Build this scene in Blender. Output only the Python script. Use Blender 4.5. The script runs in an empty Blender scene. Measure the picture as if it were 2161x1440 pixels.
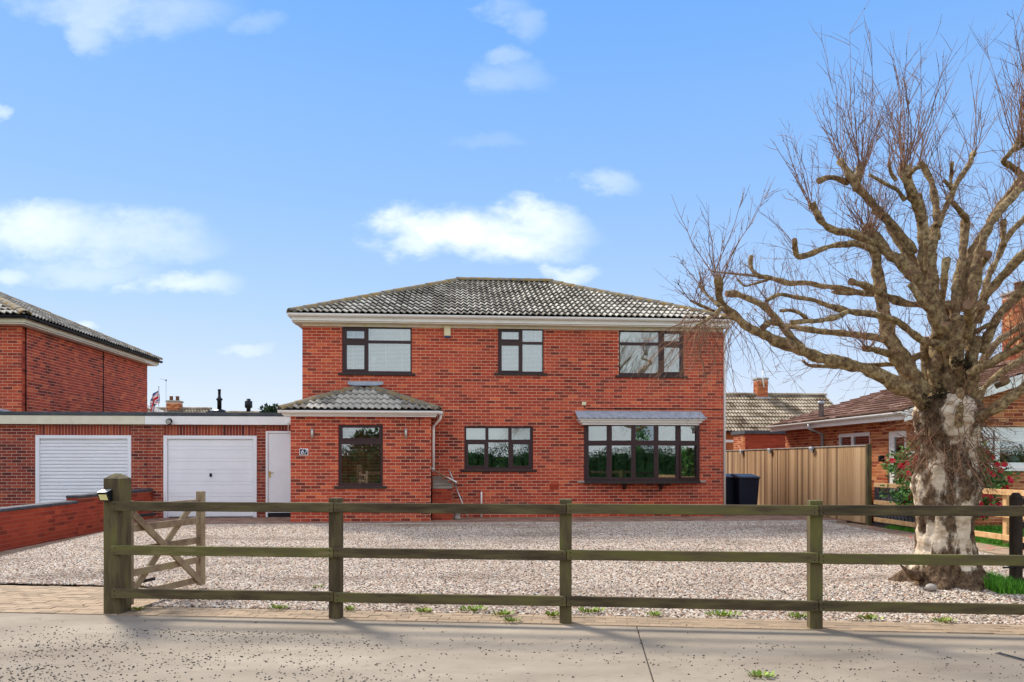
import bpy, bmesh, math, random
from mathutils import Vector, Matrix, noise
random.seed(7)
R = random.random
U = random.uniform
sc = bpy.context.scene
col = sc.collection

# ------------------------------------------------------------------ camera
FOC, CX, HY, HC = 1565.0, 1080.5, 973.0, 1.527
TH = math.atan(0.0767)
CT, ST = math.cos(TH), math.sin(TH)
cam = bpy.data.cameras.new('camera')
cam.sensor_fit = 'HORIZONTAL'
cam.sensor_width = 36.0
cam.lens = 36.0 * FOC / 2161.0
cam.shift_y = (HY - 720.0) / 2161.0
cam.clip_end = 3000.0
cam_o = bpy.data.objects.new('camera', cam)
cam_o.location = (0, 0, HC)
cam_o.rotation_euler = (math.radians(90), 0, -TH)
col.objects.link(cam_o)
sc.camera = cam_o
sc.render.resolution_x, sc.render.resolution_y = 1024, 682
sc.view_settings.view_transform = 'Standard'
sc.view_settings.look = 'None'
sc.view_settings.gamma = 1.0
sc.view_settings.use_curve_mapping = False
sc.view_settings.exposure = 0.72
try:
    sc.cycles.use_denoising = True
    sc.cycles.denoiser = 'OPENIMAGEDENOISE'
except Exception:
    pass
sc.cycles.max_bounces = 8
sc.cycles.transparent_max_bounces = 12
sc.cycles.caustics_reflective = False
sc.cycles.caustics_refractive = False


def W(xc, d, z):
    return Vector((xc * CT + d * ST, -xc * ST + d * CT, z))


def PX(x, y, d):
    return W((x - CX) / FOC * d, d, HC - (y - HY) / FOC * d)


def onY(x, y, Y):
    u = (x - CX) / FOC
    return PX(x, y, Y / (CT - u * ST))


def onX(x, y, X):
    u = (x - CX) / FOC
    return PX(x, y, X / (u * CT + ST))


# ------------------------------------------------------------------ world + sun
SUN = Vector((-0.62, 0.93, 1.05)).normalized()
SKY_STRENGTH = 0.12
w = bpy.data.worlds.new('World')
sc.world = w
w.use_nodes = True
nt = w.node_tree
nt.nodes.clear()


def N(tree, typ, **kw):
    n = tree.nodes.new(typ)
    for k, v in kw.items():
        setattr(n, k, v)
    return n


def math_n(tree, op, a, b=None, c=None, clamp=False):
    n = N(tree, 'ShaderNodeMath', operation=op, use_clamp=clamp)
    for i, v in enumerate((a, b, c)):
        if v is None:
            continue
        if isinstance(v, (int, float)):
            n.inputs[i].default_value = v
        else:
            tree.links.new(v, n.inputs[i])
    return n.outputs[0]


def mix_c(tree, fac, a, b, mode='MIX'):
    n = N(tree, 'ShaderNodeMix', data_type='RGBA', blend_type=mode)
    for sock, v in ((n.inputs[0], fac), (n.inputs[6], a), (n.inputs[7], b)):
        if isinstance(v, (int, float)):
            sock.default_value = v
        elif isinstance(v, (tuple, list)):
            sock.default_value = (*v[:3], 1)
        else:
            tree.links.new(v, sock)
    return n.outputs[2]


out = N(nt, 'ShaderNodeOutputWorld')
bg = N(nt, 'ShaderNodeBackground')
bg.inputs[1].default_value = SKY_STRENGTH
sky = N(nt, 'ShaderNodeTexSky', sky_type='NISHITA')
sky.sun_disc = False
sky.sun_elevation = math.asin(SUN.z)
sky.sun_rotation = math.atan2(SUN.x, SUN.y)
sky.air_density = 1.0
sky.dust_density = 0.2
sky.ozone_density = 2.0
tc = N(nt, 'ShaderNodeTexCoord')
sep = N(nt, 'ShaderNodeSeparateXYZ')
nt.links.new(tc.outputs['Generated'], sep.inputs[0])
dx, dy, dz = sep.outputs
ys = math_n(nt, 'MAXIMUM', dy, 0.08)
ca = math_n(nt, 'DIVIDE', dx, ys)
cb = math_n(nt, 'DIVIDE', dz, ys)
cmb = N(nt, 'ShaderNodeCombineXYZ')
nt.links.new(ca, cmb.inputs[0])
nt.links.new(math_n(nt, 'MULTIPLY', cb, 1.7), cmb.inputs[1])
nz = N(nt, 'ShaderNodeTexNoise')
nz.inputs['Scale'].default_value = 9.0
nz.inputs['Detail'].default_value = 9.0
nz.inputs['Roughness'].default_value = 0.62
nt.links.new(cmb.outputs[0], nz.inputs['Vector'])
sc3 = N(nt, 'ShaderNodeSeparateColor')
nt.links.new(nz.outputs['Color'], sc3.inputs[0])
wa = math_n(nt, 'ADD', ca, math_n(nt, 'MULTIPLY', math_n(nt, 'SUBTRACT', sc3.outputs[0], 0.5), 0.13))
wb = math_n(nt, 'ADD', cb, math_n(nt, 'MULTIPLY', math_n(nt, 'SUBTRACT', sc3.outputs[1], 0.5), 0.075))
CLOUDS = [  # photo-frame centre, half sizes (px), opacity
    (1000, 495, 250, 62, 1.0), (870, 512, 90, 34, .8), (1130, 480, 120, 45, .9),
    (60, 480, 170, 55, .75), (270, 505, 190, 50, .48), (180, 565, 150, 30, .3),
    (390, 598, 110, 26, .6), (250, 8, 230, 62, .42), (200, 70, 50, 34, .36), (340, 40, 70, 40, .28),
    (1105, 50, 58, 44, .26), (1070, 22, 50, 30, .2), (1085, 162, 82, 40, .2), (1080, 120, 46, 16, .25),
    (1272, 380, 82, 28, .42), (1205, 572, 70, 22, .6), (170, 682, 40, 14, .5),
    (1040, 305, 80, 18, .10), (5, 250, 30, 18, .5), (550, 55, 60, 24, .16), (525, 727, 50, 14, .3),
    (10, 575, 60, 20, .5)]
tot = None
nfac = math_n(nt, 'MULTIPLY', math_n(nt, 'SUBTRACT', nz.outputs['Fac'], 0.5), 2.6)
for (x, y, rx, ry, op) in CLOUDS:
    c0 = PX(x, y, 1.0) - Vector((0, 0, HC))
    a0, b0 = c0.x / c0.y, c0.z / c0.y
    ea = math_n(nt, 'MULTIPLY', math_n(nt, 'SUBTRACT', wa, a0), FOC / rx)
    eb = math_n(nt, 'MULTIPLY', math_n(nt, 'SUBTRACT', wb, b0), FOC / ry)
    e = math_n(nt, 'ADD', math_n(nt, 'MULTIPLY', ea, ea), math_n(nt, 'MULTIPLY', eb, eb))
    e = math_n(nt, 'SUBTRACT', math_n(nt, 'SUBTRACT', 1.0, e), math_n(nt, 'MULTIPLY', nfac, -1.15))
    mr = N(nt, 'ShaderNodeMapRange', interpolation_type='SMOOTHSTEP')
    mr.inputs[1].default_value = -0.45
    mr.inputs[2].default_value = 1.45
    mr.inputs[4].default_value = op * .62
    nt.links.new(e, mr.inputs[0])
    tot = mr.outputs[0] if tot is None else math_n(nt, 'MAXIMUM', tot, mr.outputs[0])
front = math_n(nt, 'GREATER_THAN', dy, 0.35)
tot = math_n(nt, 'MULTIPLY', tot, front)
# denser cumulus added out of view, as white fill light for the facade
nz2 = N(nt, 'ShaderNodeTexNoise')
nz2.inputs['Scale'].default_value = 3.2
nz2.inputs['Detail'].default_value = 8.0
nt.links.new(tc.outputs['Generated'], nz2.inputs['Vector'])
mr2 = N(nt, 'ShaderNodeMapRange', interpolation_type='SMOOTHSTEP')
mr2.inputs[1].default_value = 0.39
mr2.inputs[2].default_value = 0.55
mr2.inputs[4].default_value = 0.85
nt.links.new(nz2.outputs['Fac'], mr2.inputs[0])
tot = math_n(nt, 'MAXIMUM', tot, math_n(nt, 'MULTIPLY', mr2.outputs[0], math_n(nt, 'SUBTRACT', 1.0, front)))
SKYTINT = (1.0, 1.0, 1.0)
CLOUD = (8.2, 8.05, 7.9)  # cloud radiance, raised to fill the shaded facade with light
skyc = mix_c(nt, 1.0, sky.outputs[0], SKYTINT, 'MULTIPLY')
# clear spring sky: pale haze at the horizon deepening to blue overhead, the same all round
gr = N(nt, 'ShaderNodeValToRGB')
KX = 1.0 / (SKY_STRENGTH * 2 ** sc.view_settings.exposure)
STOPS = [(0.0, (.78, .83, .93)), (.08, (.68, .78, .95)), (.2, (.46, .67, 1.0)), (.32, (.32, .57, 1.0)), (.55, (.165, .44, 1.0)), (1.0, (.11, .33, .9))]
els = gr.color_ramp.elements
while len(els) < len(STOPS):
    els.new(.5)
for el, (ps_, c_) in zip(els, STOPS):
    el.position = ps_
    el.color = (*c_, 1)
nt.links.new(math_n(nt, 'MAXIMUM', dz, 0.0), gr.inputs[0])
grc = mix_c(nt, 1.0, gr.outputs[0], (KX, KX, KX), 'MULTIPLY')
skyc = mix_c(nt, .92, skyc, grc)
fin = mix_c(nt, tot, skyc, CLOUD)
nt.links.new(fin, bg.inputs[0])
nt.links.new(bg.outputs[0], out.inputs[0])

sl = bpy.data.lights.new('sun', 'SUN')
sl.energy = 3.4
sl.angle = math.radians(11)
sl.color = (1.0, 0.92, 0.80)
so = bpy.data.objects.new('sun', sl)
so.rotation_euler = SUN.to_track_quat('Z', 'Y').to_euler()
so.location = (-20, 30, 30)
col.objects.link(so)

# ------------------------------------------------------------------ helpers
WLOC = {}


def hexc(h):
    v = [int(h[i:i + 2], 16) / 255 for i in (0, 2, 4)]
    return tuple(x / 12.92 if x <= .04045 else ((x + .055) / 1.055) ** 2.4 for x in v)


def tag(o, label=None, cat=None, group=None, kind=None):
    if label: o['label'] = label
    if cat: o['category'] = cat
    if group: o['group'] = group
    if kind: o['kind'] = kind
    return o


def thing(name, loc, label, cat, group=None):
    o = bpy.data.objects.new(name, None)
    o.empty_display_size = 0.2
    o.location = loc
    col.objects.link(o)
    WLOC[o.name] = Vector(loc)
    return tag(o, label, cat, group)


def link(o, parent, wloc):
    col.objects.link(o)
    WLOC[o.name] = Vector(wloc)
    o.location = wloc
    if parent is not None:
        o.parent = parent
        o.matrix_parent_inverse = Matrix.Translation(-WLOC[parent.name])
    return o


class MB:
    def __init__(self):
        self.v, self.f, self.t, self.mi, self.sm = [], [], [], [], []
        self.cur = 0

    def face(self, idx, tone=.5, smooth=False):
        self.f.append(idx)
        self.t.append(tone)
        self.mi.append(self.cur)
        self.sm.append(smooth)

    def add(self, vs, fs, tone=.5, M=None, smooth=False):
        b = len(self.v)
        self.v += [tuple(M @ Vector(p)) if M is not None else tuple(p) for p in vs]
        for q in fs:
            self.face(tuple(b + i for i in q), tone, smooth)

    def box(self, x0, x1, y0, y1, z0, z1, tone=.5, M=None):
        vs = [(x, y, z) for z in (z0, z1) for y in (y0, y1) for x in (x0, x1)]
        self.add(vs, [(0, 2, 3, 1), (4, 5, 7, 6), (0, 1, 5, 4), (2, 6, 7, 3), (0, 4, 6, 2), (1, 3, 7, 5)], tone, M)

    def bbox(self, x0, x1, y0, y1, z0, z1, b=.006, tone=.5, M=None):
        """box with chamfered edges"""
        c = ((x0 + x1) / 2, (y0 + y1) / 2, (z0 + z1) / 2)
        h = ((x1 - x0) / 2, (y1 - y0) / 2, (z1 - z0) / 2)
        b = min(b, h[0] * .8, h[1] * .8, h[2] * .8)
        vs, ids = [], {}
        for sx in (-1, 1):
            for sy in (-1, 1):
                for sz in (-1, 1):
                    for a in range(3):
                        p = [c[0] + sx * (h[0] - (0 if a == 0 else b)), c[1] + sy * (h[1] - (0 if a == 1 else b)),
                             c[2] + sz * (h[2] - (0 if a == 2 else b))]
                        ids[(sx, sy, sz, a)] = len(vs)
                        vs.append(p)
        fs = []
        for a in range(3):
            for s in (-1, 1):
                q = []
                for (p, r) in ((-1, -1), (1, -1), (1, 1), (-1, 1)):
                    k = [0, 0, 0]
                    k[a] = s
                    k[(a + 1) % 3] = p
                    k[(a + 2) % 3] = r
                    q.append(ids[(*k, a)])
                fs.append(tuple(q if s > 0 else q[::-1]))
        for a in range(3):
            e1, e2 = (a + 1) % 3, (a + 2) % 3
            for s1 in (-1, 1):
                for s2 in (-1, 1):
                    q = []
                    for (s, f) in ((-1, e1), (1, e1), (1, e2), (-1, e2)):
                        k = [0, 0, 0]
                        k[a], k[e1], k[e2] = s, s1, s2
                        q.append(ids[(*k, f)])
                    fs.append(tuple(q if s1 * s2 > 0 else q[::-1]))
        for sx in (-1, 1):
            for sy in (-1, 1):
                for sz in (-1, 1):
                    q = [ids[(sx, sy, sz, a)] for a in range(3)]
                    fs.append(tuple(q if sx * sy * sz > 0 else q[::-1]))
        self.add(vs, fs, tone, M)

    def bar(self, p, q, wx, wy, up=(0, 0, 1), tone=.5, b=.004):
        """bar of section wx (sideways) x wy (along up) from p to q"""
        p, q = Vector(p), Vector(q)
        d = (q - p)
        L = d.length
        d.normalize()
        s = d.cross(Vector(up)).normalized()
        u = s.cross(d).normalized()
        M = Matrix(((d.x, s.x, u.x, p.x), (d.y, s.y, u.y, p.y), (d.z, s.z, u.z, p.z), (0, 0, 0, 1)))
        self.bbox(0, L, -wx / 2, wx / 2, -wy / 2, wy / 2, b, tone, M)

    def tube(self, pts, rad, n=8, cap=True, tone=.5, wob=0.0, seed=0, smooth=True, capmat=None):
        pts = [Vector(p) for p in pts]
        if not isinstance(rad, (list, tuple)):
            rad = [rad] * len(pts)
        b = len(self.v)
        prev = None
        for i, p in enumerate(pts):
            t = (pts[min(i + 1, len(pts) - 1)] - pts[max(i - 1, 0)])
            if t.length < 1e-9:
                t = Vector((0, 0, 1))
            t.normalize()
            if prev is None:
                s = t.orthogonal().normalized()
            else:
                s = (prev - t * prev.dot(t))
                s = s.normalized() if s.length > 1e-6 else t.orthogonal().normalized()
            prev = s
            u = t.cross(s)
            for k in range(n):
                a = 2 * math.pi * k / n
                dirv = s * math.cos(a) + u * math.sin(a)
                r = rad[i]
                if wob:
                    r *= 1 + wob * noise.noise((p + dirv * rad[i]) * 9 + Vector((seed, 0, 0)))
                self.v.append(tuple(p + dirv * r))
        for i in range(len(pts) - 1):
            for k in range(n):
                k2 = (k + 1) % n
                self.face((b + i * n + k, b + i * n + k2, b + (i + 1) * n + k2, b + (i + 1) * n + k), tone, smooth)
        if cap:
            self.face(tuple(b + k for k in range(n))[::-1], tone)
            if capmat is not None:
                self.cur = capmat
            e = b + (len(pts) - 1) * n
            self.face(tuple(e + k for k in range(n)), tone)
            if capmat is not None:
                self.cur = 0

    def lathe(self, prof, c, n=12, tone=.5, smooth=True):
        self.tube([(c[0], c[1], c[2] + z) for r, z in prof], [max(r, 1e-4) for r, z in prof], n, True, tone, smooth=smooth)

    def mesh(self, name, mats):
        me = bpy.data.meshes.new(name)
        me.from_pydata(self.v, [], self.f)
        for m in (mats if isinstance(mats, (list, tuple)) else [mats]):
            me.materials.append(m)
        at = me.attributes.new('tone', 'FLOAT', 'FACE')
        at.data.foreach_set('value', self.t)
        me.polygons.foreach_set('material_index', self.mi)
        me.polygons.foreach_set('use_smooth', self.sm)
        me.update()
        return me

    def build(self, name, mats, parent=None, origin=None):
        """mesh given in world coordinates; origin moved to the middle of its base"""
        if not self.v:
            return None
        xs, ys_, zs = zip(*self.v)
        c = Vector(origin) if origin is not None else Vector(((min(xs) + max(xs)) / 2, (min(ys_) + max(ys_)) / 2, min(zs)))
        self.v = [(a - c.x, b - c.y, d - c.z) for a, b, d in self.v]
        o = bpy.data.objects.new(name, self.mesh(name, mats))
        return link(o, parent, c)


def inst(name, me, parent, M):
    """a copy sharing mesh data, placed by world matrix M under parent (whose world matrix is a translation)"""
    o = bpy.data.objects.new(name, me)
    col.objects.link(o)
    o.parent = parent
    o.matrix_parent_inverse = Matrix.Translation(-WLOC[parent.name])
    o.matrix_basis = M
    WLOC[o.name] = M.to_translation()
    return o


def cells(x0, x1, z0, z1, holes):
    """rectangles covering [x0,x1]x[z0,z1] outside the holes"""
    xs = sorted({x0, x1, *[min(max(v, x0), x1) for h in holes for v in (h[0], h[1])]})
    zs = sorted({z0, z1, *[min(max(v, z0), z1) for h in holes for v in (h[2], h[3])]})
    res = []
    for j in range(len(zs) - 1):
        run = None
        for i in range(len(xs) - 1):
            mx, mz = (xs[i] + xs[i + 1]) / 2, (zs[j] + zs[j + 1]) / 2
            inside = any(h[0] < mx < h[1] and h[2] < mz < h[3] for h in holes)
            if not inside:
                run = [run[0] if run else xs[i], xs[i + 1]]
            if inside or i == len(xs) - 2:
                if run:
                    res.append((run[0], run[1], zs[j], zs[j + 1]))
                run = None
    return res


# ------------------------------------------------------------------ materials
def new_mat(name):
    m = bpy.data.materials.new(name)
    m.use_nodes = True
    t = m.node_tree
    b = t.nodes['Principled BSDF']
    return m, t, b


def ramp(t, fac, stops):
    n = N(t, 'ShaderNodeValToRGB')
    e = n.color_ramp.elements
    while len(e) < len(stops):
        e.new(.5)
    for el, (p, c) in zip(e, stops):
        el.position = p
        el.color = (*c, 1)
    t.links.new(fac, n.inputs[0])
    return n.outputs[0]


def noise_n(t, scale, detail=4, rough=.6, stretch=(1, 1, 1), coord='pos'):
    if coord == 'pos':
        v = N(t, 'ShaderNodeNewGeometry').outputs['Position']
    else:
        v = N(t, 'ShaderNodeTexCoord').outputs['Object']
    mp = N(t, 'ShaderNodeMapping')
    mp.inputs['Scale'].default_value = stretch
    t.links.new(v, mp.inputs[0])
    n = N(t, 'ShaderNodeTexNoise')
    n.inputs['Scale'].default_value = scale
    n.inputs['Detail'].default_value = detail
    n.inputs['Roughness'].default_value = rough
    t.links.new(mp.outputs[0], n.inputs['Vector'])
    return n.outputs['Fac']


def bump(t, b, h, strength=.4, dist=.01):
    n = N(t, 'ShaderNodeBump')
    n.inputs['Strength'].default_value = strength
    n.inputs['Distance'].default_value = dist
    t.links.new(h, n.inputs['Height'])
    t.links.new(n.outputs[0], b.inputs['Normal'])


def mat(name, stops, scale=8, rough=.8, detail=5, stretch=(1, 1, 1), bmp=0.0, bdist=.005, tone=0.0, coord='pos', spec=.3, metal=0.0):
    """noise-ramped surface; tone mixes the per-piece attribute into the ramp position"""
    m, t, b = new_mat(name)
    if len(stops) == 1:
        stops = [(0, stops[0]), (1, stops[0])]
    elif not isinstance(stops[0][1], tuple):
        k = len(stops)
        stops = [(.25 + .5 * i / (k - 1), c) for i, c in enumerate(stops)]
    fac = noise_n(t, scale, detail, .62, stretch, coord)
    f0 = fac
    if tone:
        at = N(t, 'ShaderNodeAttribute')
        at.attribute_name = 'tone'
        fac = math_n(t, 'ADD', math_n(t, 'MULTIPLY', fac, 1 - tone), math_n(t, 'MULTIPLY', at.outputs['Fac'], tone))
    c = ramp(t, fac, stops)
    t.links.new(c, b.inputs['Base Color'])
    b.inputs['Roughness'].default_value = rough
    b.inputs['Specular IOR Level'].default_value = spec
    b.inputs['Metallic'].default_value = metal
    if bmp:
        bump(t, b, f0, bmp, bdist)
    return m


def brick_mat(name, stops, dirt=.35):
    m, t, b = new_mat(name)
    at = N(t, 'ShaderNodeAttribute')
    at.attribute_name = 'tone'
    big = noise_n(t, .8, 3, .5)
    fac = math_n(t, 'ADD', at.outputs['Fac'], math_n(t, 'MULTIPLY', math_n(t, 'SUBTRACT', big, .5), .7), clamp=True)
    c = ramp(t, fac, stops)
    fine = noise_n(t, 45, 5, .7)
    c = mix_c(t, math_n(t, 'MULTIPLY', math_n(t, 'SUBTRACT', fine, .42), 1.0, clamp=True), c, hexc('6e4638'))
    st = noise_n(t, 1.6, 5, .65, (1.0, 1.0, .35))
    mk = N(t, 'ShaderNodeMapRange')
    mk.inputs[1].default_value = .52
    mk.inputs[2].default_value = .75
    mk.inputs[4].default_value = dirt
    t.links.new(st, mk.inputs[0])
    c = mix_c(t, mk.outputs[0], c, hexc('4a2c26'))
    t.links.new(c, b.inputs['Base Color'])
    b.inputs['Roughness'].default_value = .88
    b.inputs['Specular IOR Level'].default_value = .2
    bump(t, b, fine, .35, .004)
    return m


M = {}
M['brick'] = brick_mat('red_brick', [(0, hexc('7a352c')), (.22, hexc('a04232')), (.5, hexc('bd4f38')), (.78, hexc('cc5a3c')), (1, hexc('de7248'))])
M['brick_garage'] = brick_mat('garage_brick', [(0, hexc('5f2c2a')), (.3, hexc('8a3c32')), (.7, hexc('a84c36')), (1, hexc('b86042'))], .3)
M['brick_garden'] = brick_mat('garden_brick', [(0, hexc('7c3024')), (.4, hexc('a03e2a')), (1, hexc('b85034'))], .3)
M['brick_orange'] = brick_mat('orange_brick', [(0, hexc('7a3020')), (.3, hexc('a8522e')), (.7, hexc('c67a48')), (1, hexc('d59a6a'))], .2)
M['mortar'] = mat('mortar', [hexc('d0a488'), hexc('e8c2a6')], 14, .95, bmp=.3)
M['mortar_dark'] = mat('mortar_dark', [hexc('b89a88'), hexc('d8bca8')], 14, .95, bmp=.3)
M['mortar_garden'] = mat('mortar_garden', [hexc('8c5240'), hexc('a86c55')], 14, .95, bmp=.3)
M['tile'] = mat('roof_tile', [(.22, hexc('4a453e')), (.38, hexc('827c72')), (.55, hexc('aaa59a')), (.8, hexc('d2cdc2'))], 4, .9, 9, bmp=.4, tone=.4)
M['ridge_tile'] = mat('ridge_tile', [(.25, hexc('4d463d')), (.45, hexc('7e766a')), (.58, hexc('8f7a4c')), (.75, hexc('9a6a35'))], 7, .95, 7, bmp=.5)
M['tile_brown'] = mat('brown_tile', [(.22, hexc('3f2a22')), (.45, hexc('70503f')), (.62, hexc('94766a')), (.8, hexc('c0aaa0'))], 7, .9, 8, stretch=(1, .4, 1), bmp=.4, tone=.45)
M['tile_buff'] = mat('buff_tile', [(.28, hexc('43301f')), (.42, hexc('7f6f5a')), (.55, hexc('a89a84')), (.75, hexc('c6baa4'))], 1.1, .9, 7, bmp=.4, tone=.3)
M['upvc'] = mat('white_plastic', [hexc('eceae6'), hexc('f8f7f3')], 5, .4, spec=.4)
M['cream'] = mat('cream_paint', [hexc('d8d0b4'), hexc('e9e2cb')], 4, .5)
M['soffit'] = mat('soffit_board', [hexc('dcd4bc'), hexc('f0eada')], 4, .6)
M['white_door'] = mat('white_door_paint', [hexc('ecedf0'), hexc('f7f7f9')], 2.5, .38, spec=.4)
M['frame'] = mat('rosewood_frame', [hexc('2a1518'), hexc('3f2224')], 30, .42, stretch=(1, 1, .15), spec=.4)
M['sill'] = mat('dark_sill', [hexc('2a2222'), hexc('443a36')], 20, .55)
M['felt'] = mat('roof_felt', [hexc('3c4044'), hexc('5c6064')], 5, .9, bmp=.2)
M['lead'] = mat('lead_sheet', [hexc('8b949e'), hexc('b7bfc8')], 6, .6, 6, bmp=.2)
M['black'] = mat('black_plastic', [hexc('0d0e12'), hexc('1b1d24')], 6, .45)
M['navy'] = mat('navy_plastic', [hexc('0c1020'), hexc('151b30')], 6, .4)
M['coping'] = mat('slate_coping', [hexc('33343a'), hexc('565860')], 6, .8, bmp=.3)
M['brass'] = mat('brass', [hexc('b08a3a'), hexc('d8b462')], 10, .3, metal=1.0)
M['steel'] = mat('brushed_steel', [hexc('b4b2ac'), hexc('d4d2cc')], 30, .35, metal=.6)
M['galv'] = mat('galvanised_flue', [hexc('9aa0a6'), hexc('c6cace')], 8, .5, metal=.4)
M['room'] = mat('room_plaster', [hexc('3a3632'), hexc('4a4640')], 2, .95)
M['blind'] = mat('blind_white', [hexc('dfe3e6'), hexc('f0f2f2')], 3, .7)
M['roller'] = mat('roller_blind', [hexc('d9d8c8'), hexc('e8e8da')], 3, .8)
_wf = [(.25, hexc('352d1f')), (.42, hexc('514632')), (.53, hexc('63593c')), (.64, hexc('666336')), (.8, hexc('8a7a58'))]
M['wood_fence'] = mat('mossy_rail_timber', _wf, 7, .9, 9, stretch=(.3, 1, 2.2), bmp=.5, tone=.2)
M['wood_post'] = mat('mossy_post_timber', _wf, 7, .9, 9, stretch=(1.6, 1.6, .3), bmp=.5, tone=.2)
M['wood_gate'] = mat('weathered_gate_timber', [(.28, hexc('5a4a36')), (.45, hexc('86715a')), (.6, hexc('98876a')), (.75, hexc('8c8550'))], 6, .9, 8, bmp=.5, tone=.15)
M['wood_board'] = mat('fence_board', [(.2, hexc('5c4631')), (.45, hexc('8e6f4e')), (.6, hexc('ac8a64')), (.85, hexc('c6a680'))], 5, .88, 7, stretch=(6, 6, .5), bmp=.4, tone=.62)
M['wood_pine'] = mat('new_pine', [(.25, hexc('b08654')), (.5, hexc('d2a876')), (.75, hexc('dfbd8e'))], 6, .8, 6, stretch=(2, 2, 2), bmp=.2)
M['wood_dark'] = mat('dark_stained_timber', [hexc('1f1812'), hexc('3c3024')], 7, .85, bmp=.4)
M['picket'] = mat('grey_picket', [hexc('3a3c42'), hexc('54565c')], 6, .8, stretch=(3, 3, .4))
M['grey_wood'] = mat('silvered_timber', [hexc('6f6a62'), hexc('a8a298')], 5, .9, 7, stretch=(1, 1, 5), bmp=.5)


def concrete_mat():
    m, t, b = new_mat('pavement_concrete')
    big = noise_n(t, .9, 8, .65, (.5, 1.3, 1))
    mid = noise_n(t, 7, 8, .7)
    fine = noise_n(t, 160, 3, .6)
    c = ramp(t, big, [(.3, hexc('7b7062')), (.46, hexc('8c8172')), (.58, hexc('978b7b')), (.72, hexc('a59a88'))])
    mk = N(t, 'ShaderNodeMapRange')
    mk.inputs[1].default_value = .54
    mk.inputs[2].default_value = .72
    mk.inputs[4].default_value = .45
    t.links.new(mid, mk.inputs[0])
    c = mix_c(t, mk.outputs[0], c, hexc('675d50'))
    lt = N(t, 'ShaderNodeMapRange')
    lt.inputs[1].default_value = .62
    lt.inputs[2].default_value = .74
    lt.inputs[4].default_value = .6
    t.links.new(fine, lt.inputs[0])
    c = mix_c(t, lt.outputs[0], c, hexc('d0c6b4'))
    dk = N(t, 'ShaderNodeMapRange')
    dk.inputs[1].default_value = .40
    dk.inputs[2].default_value = .28
    dk.inputs[3].default_value = 0
    dk.inputs[4].default_value = .6
    t.links.new(fine, dk.inputs[0])
    c = mix_c(t, dk.outputs[0], c, hexc('5a5146'))
    t.links.new(c, b.inputs['Base Color'])
    b.inputs['Roughness'].default_value = .92
    b.inputs['Specular IOR Level'].default_value = .2
    bump(t, b, math_n(t, 'ADD', fine, mid), .3, .004)
    return m


M['concrete'] = concrete_mat()
M['asphalt'] = mat('road_asphalt', [hexc('4a4a4c'), hexc('6a6a6a')], 40, .95, 6, bmp=.3)
M['paver'] = mat('beige_paver', [(.2, hexc('857460')), (.5, hexc('a08a70')), (.8, hexc('b09a80'))], 9, .92, 6, bmp=.4, tone=.35)
M['paver_red'] = mat('red_paver', [(.2, hexc('6f5648')), (.5, hexc('8f6f5e')), (.8, hexc('a98a74'))], 9, .92, 6, bmp=.4, tone=.5)
M['joint_sand'] = mat('joint_sand', [hexc('8f7d66'), hexc('a8947a')], 20, .95)
M['kerb'] = mat('kerb_concrete', [hexc('9a948a'), hexc('b8b2a6')], 8, .9, bmp=.3)
M['soil'] = mat('earth', [hexc('5c5248'), hexc('7c7264')], 6, .95, bmp=.4)
M['gravel_bed'] = mat('gravel_bed', [(.3, hexc('7c7068')), (.5, hexc('a89c94')), (.7, hexc('c8beb6'))], 55, .95, 6, bmp=.6)
M['turf'] = mat('turf', [hexc('31511a'), hexc('4f7a24')], 12, .95, 6, bmp=.5)
M['grass'] = mat('grass_blade', [hexc('3f7a1c'), hexc('6fae34')], 4, .7, tone=.6)
M['leaf'] = mat('glossy_leaf', [hexc('2a5a26'), hexc('6c9c48')], 4, .45, tone=.7)
M['leaf_dark'] = mat('evergreen_leaf', [hexc('16301a'), hexc('38582a')], 3, .6, tone=.7)
M['weed'] = mat('weed_leaf', [(.2, hexc('8a6a34')), (.38, hexc('6f8a2e')), (.6, hexc('8aa844')), (.85, hexc('b8b850'))], 3, .7, tone=.5)
M['petal'] = mat('red_petal', [hexc('b4102a'), hexc('e0304a')], 6, .6, tone=.6)
M['stamen'] = mat('yellow_stamen', [hexc('e0c040'), hexc('f0d860')], 6, .7)
M['speck'] = mat('dark_chipping', [hexc('2c2824'), hexc('5a524a')], 6, .9, tone=.7)
M['pot'] = mat('chimney_pot', [hexc('7a5238'), hexc('9a7050')], 6, .9)
M['stone'] = mat('grey_stone', [hexc('8f8880'), hexc('b4aca4')], 8, .85, bmp=.3)
M['alarm'] = mat('alarm_case', [hexc('dcd2a8'), hexc('e8dfbc')], 4, .5)
M['blue'] = mat('alarm_blue', [hexc('22406a'), hexc('2c4f80')], 4, .4)
M['plate'] = mat('number_plate_blue', [hexc('14203c'), hexc('1a2848')], 4, .3)
M['paper'] = mat('white_paper', [hexc('eef2f4'), hexc('f8fafa')], 4, .8)
M['lamp_lens'] = mat('lamp_lens', [hexc('e0d890'), hexc('f0e8a8')], 4, .3)


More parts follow.
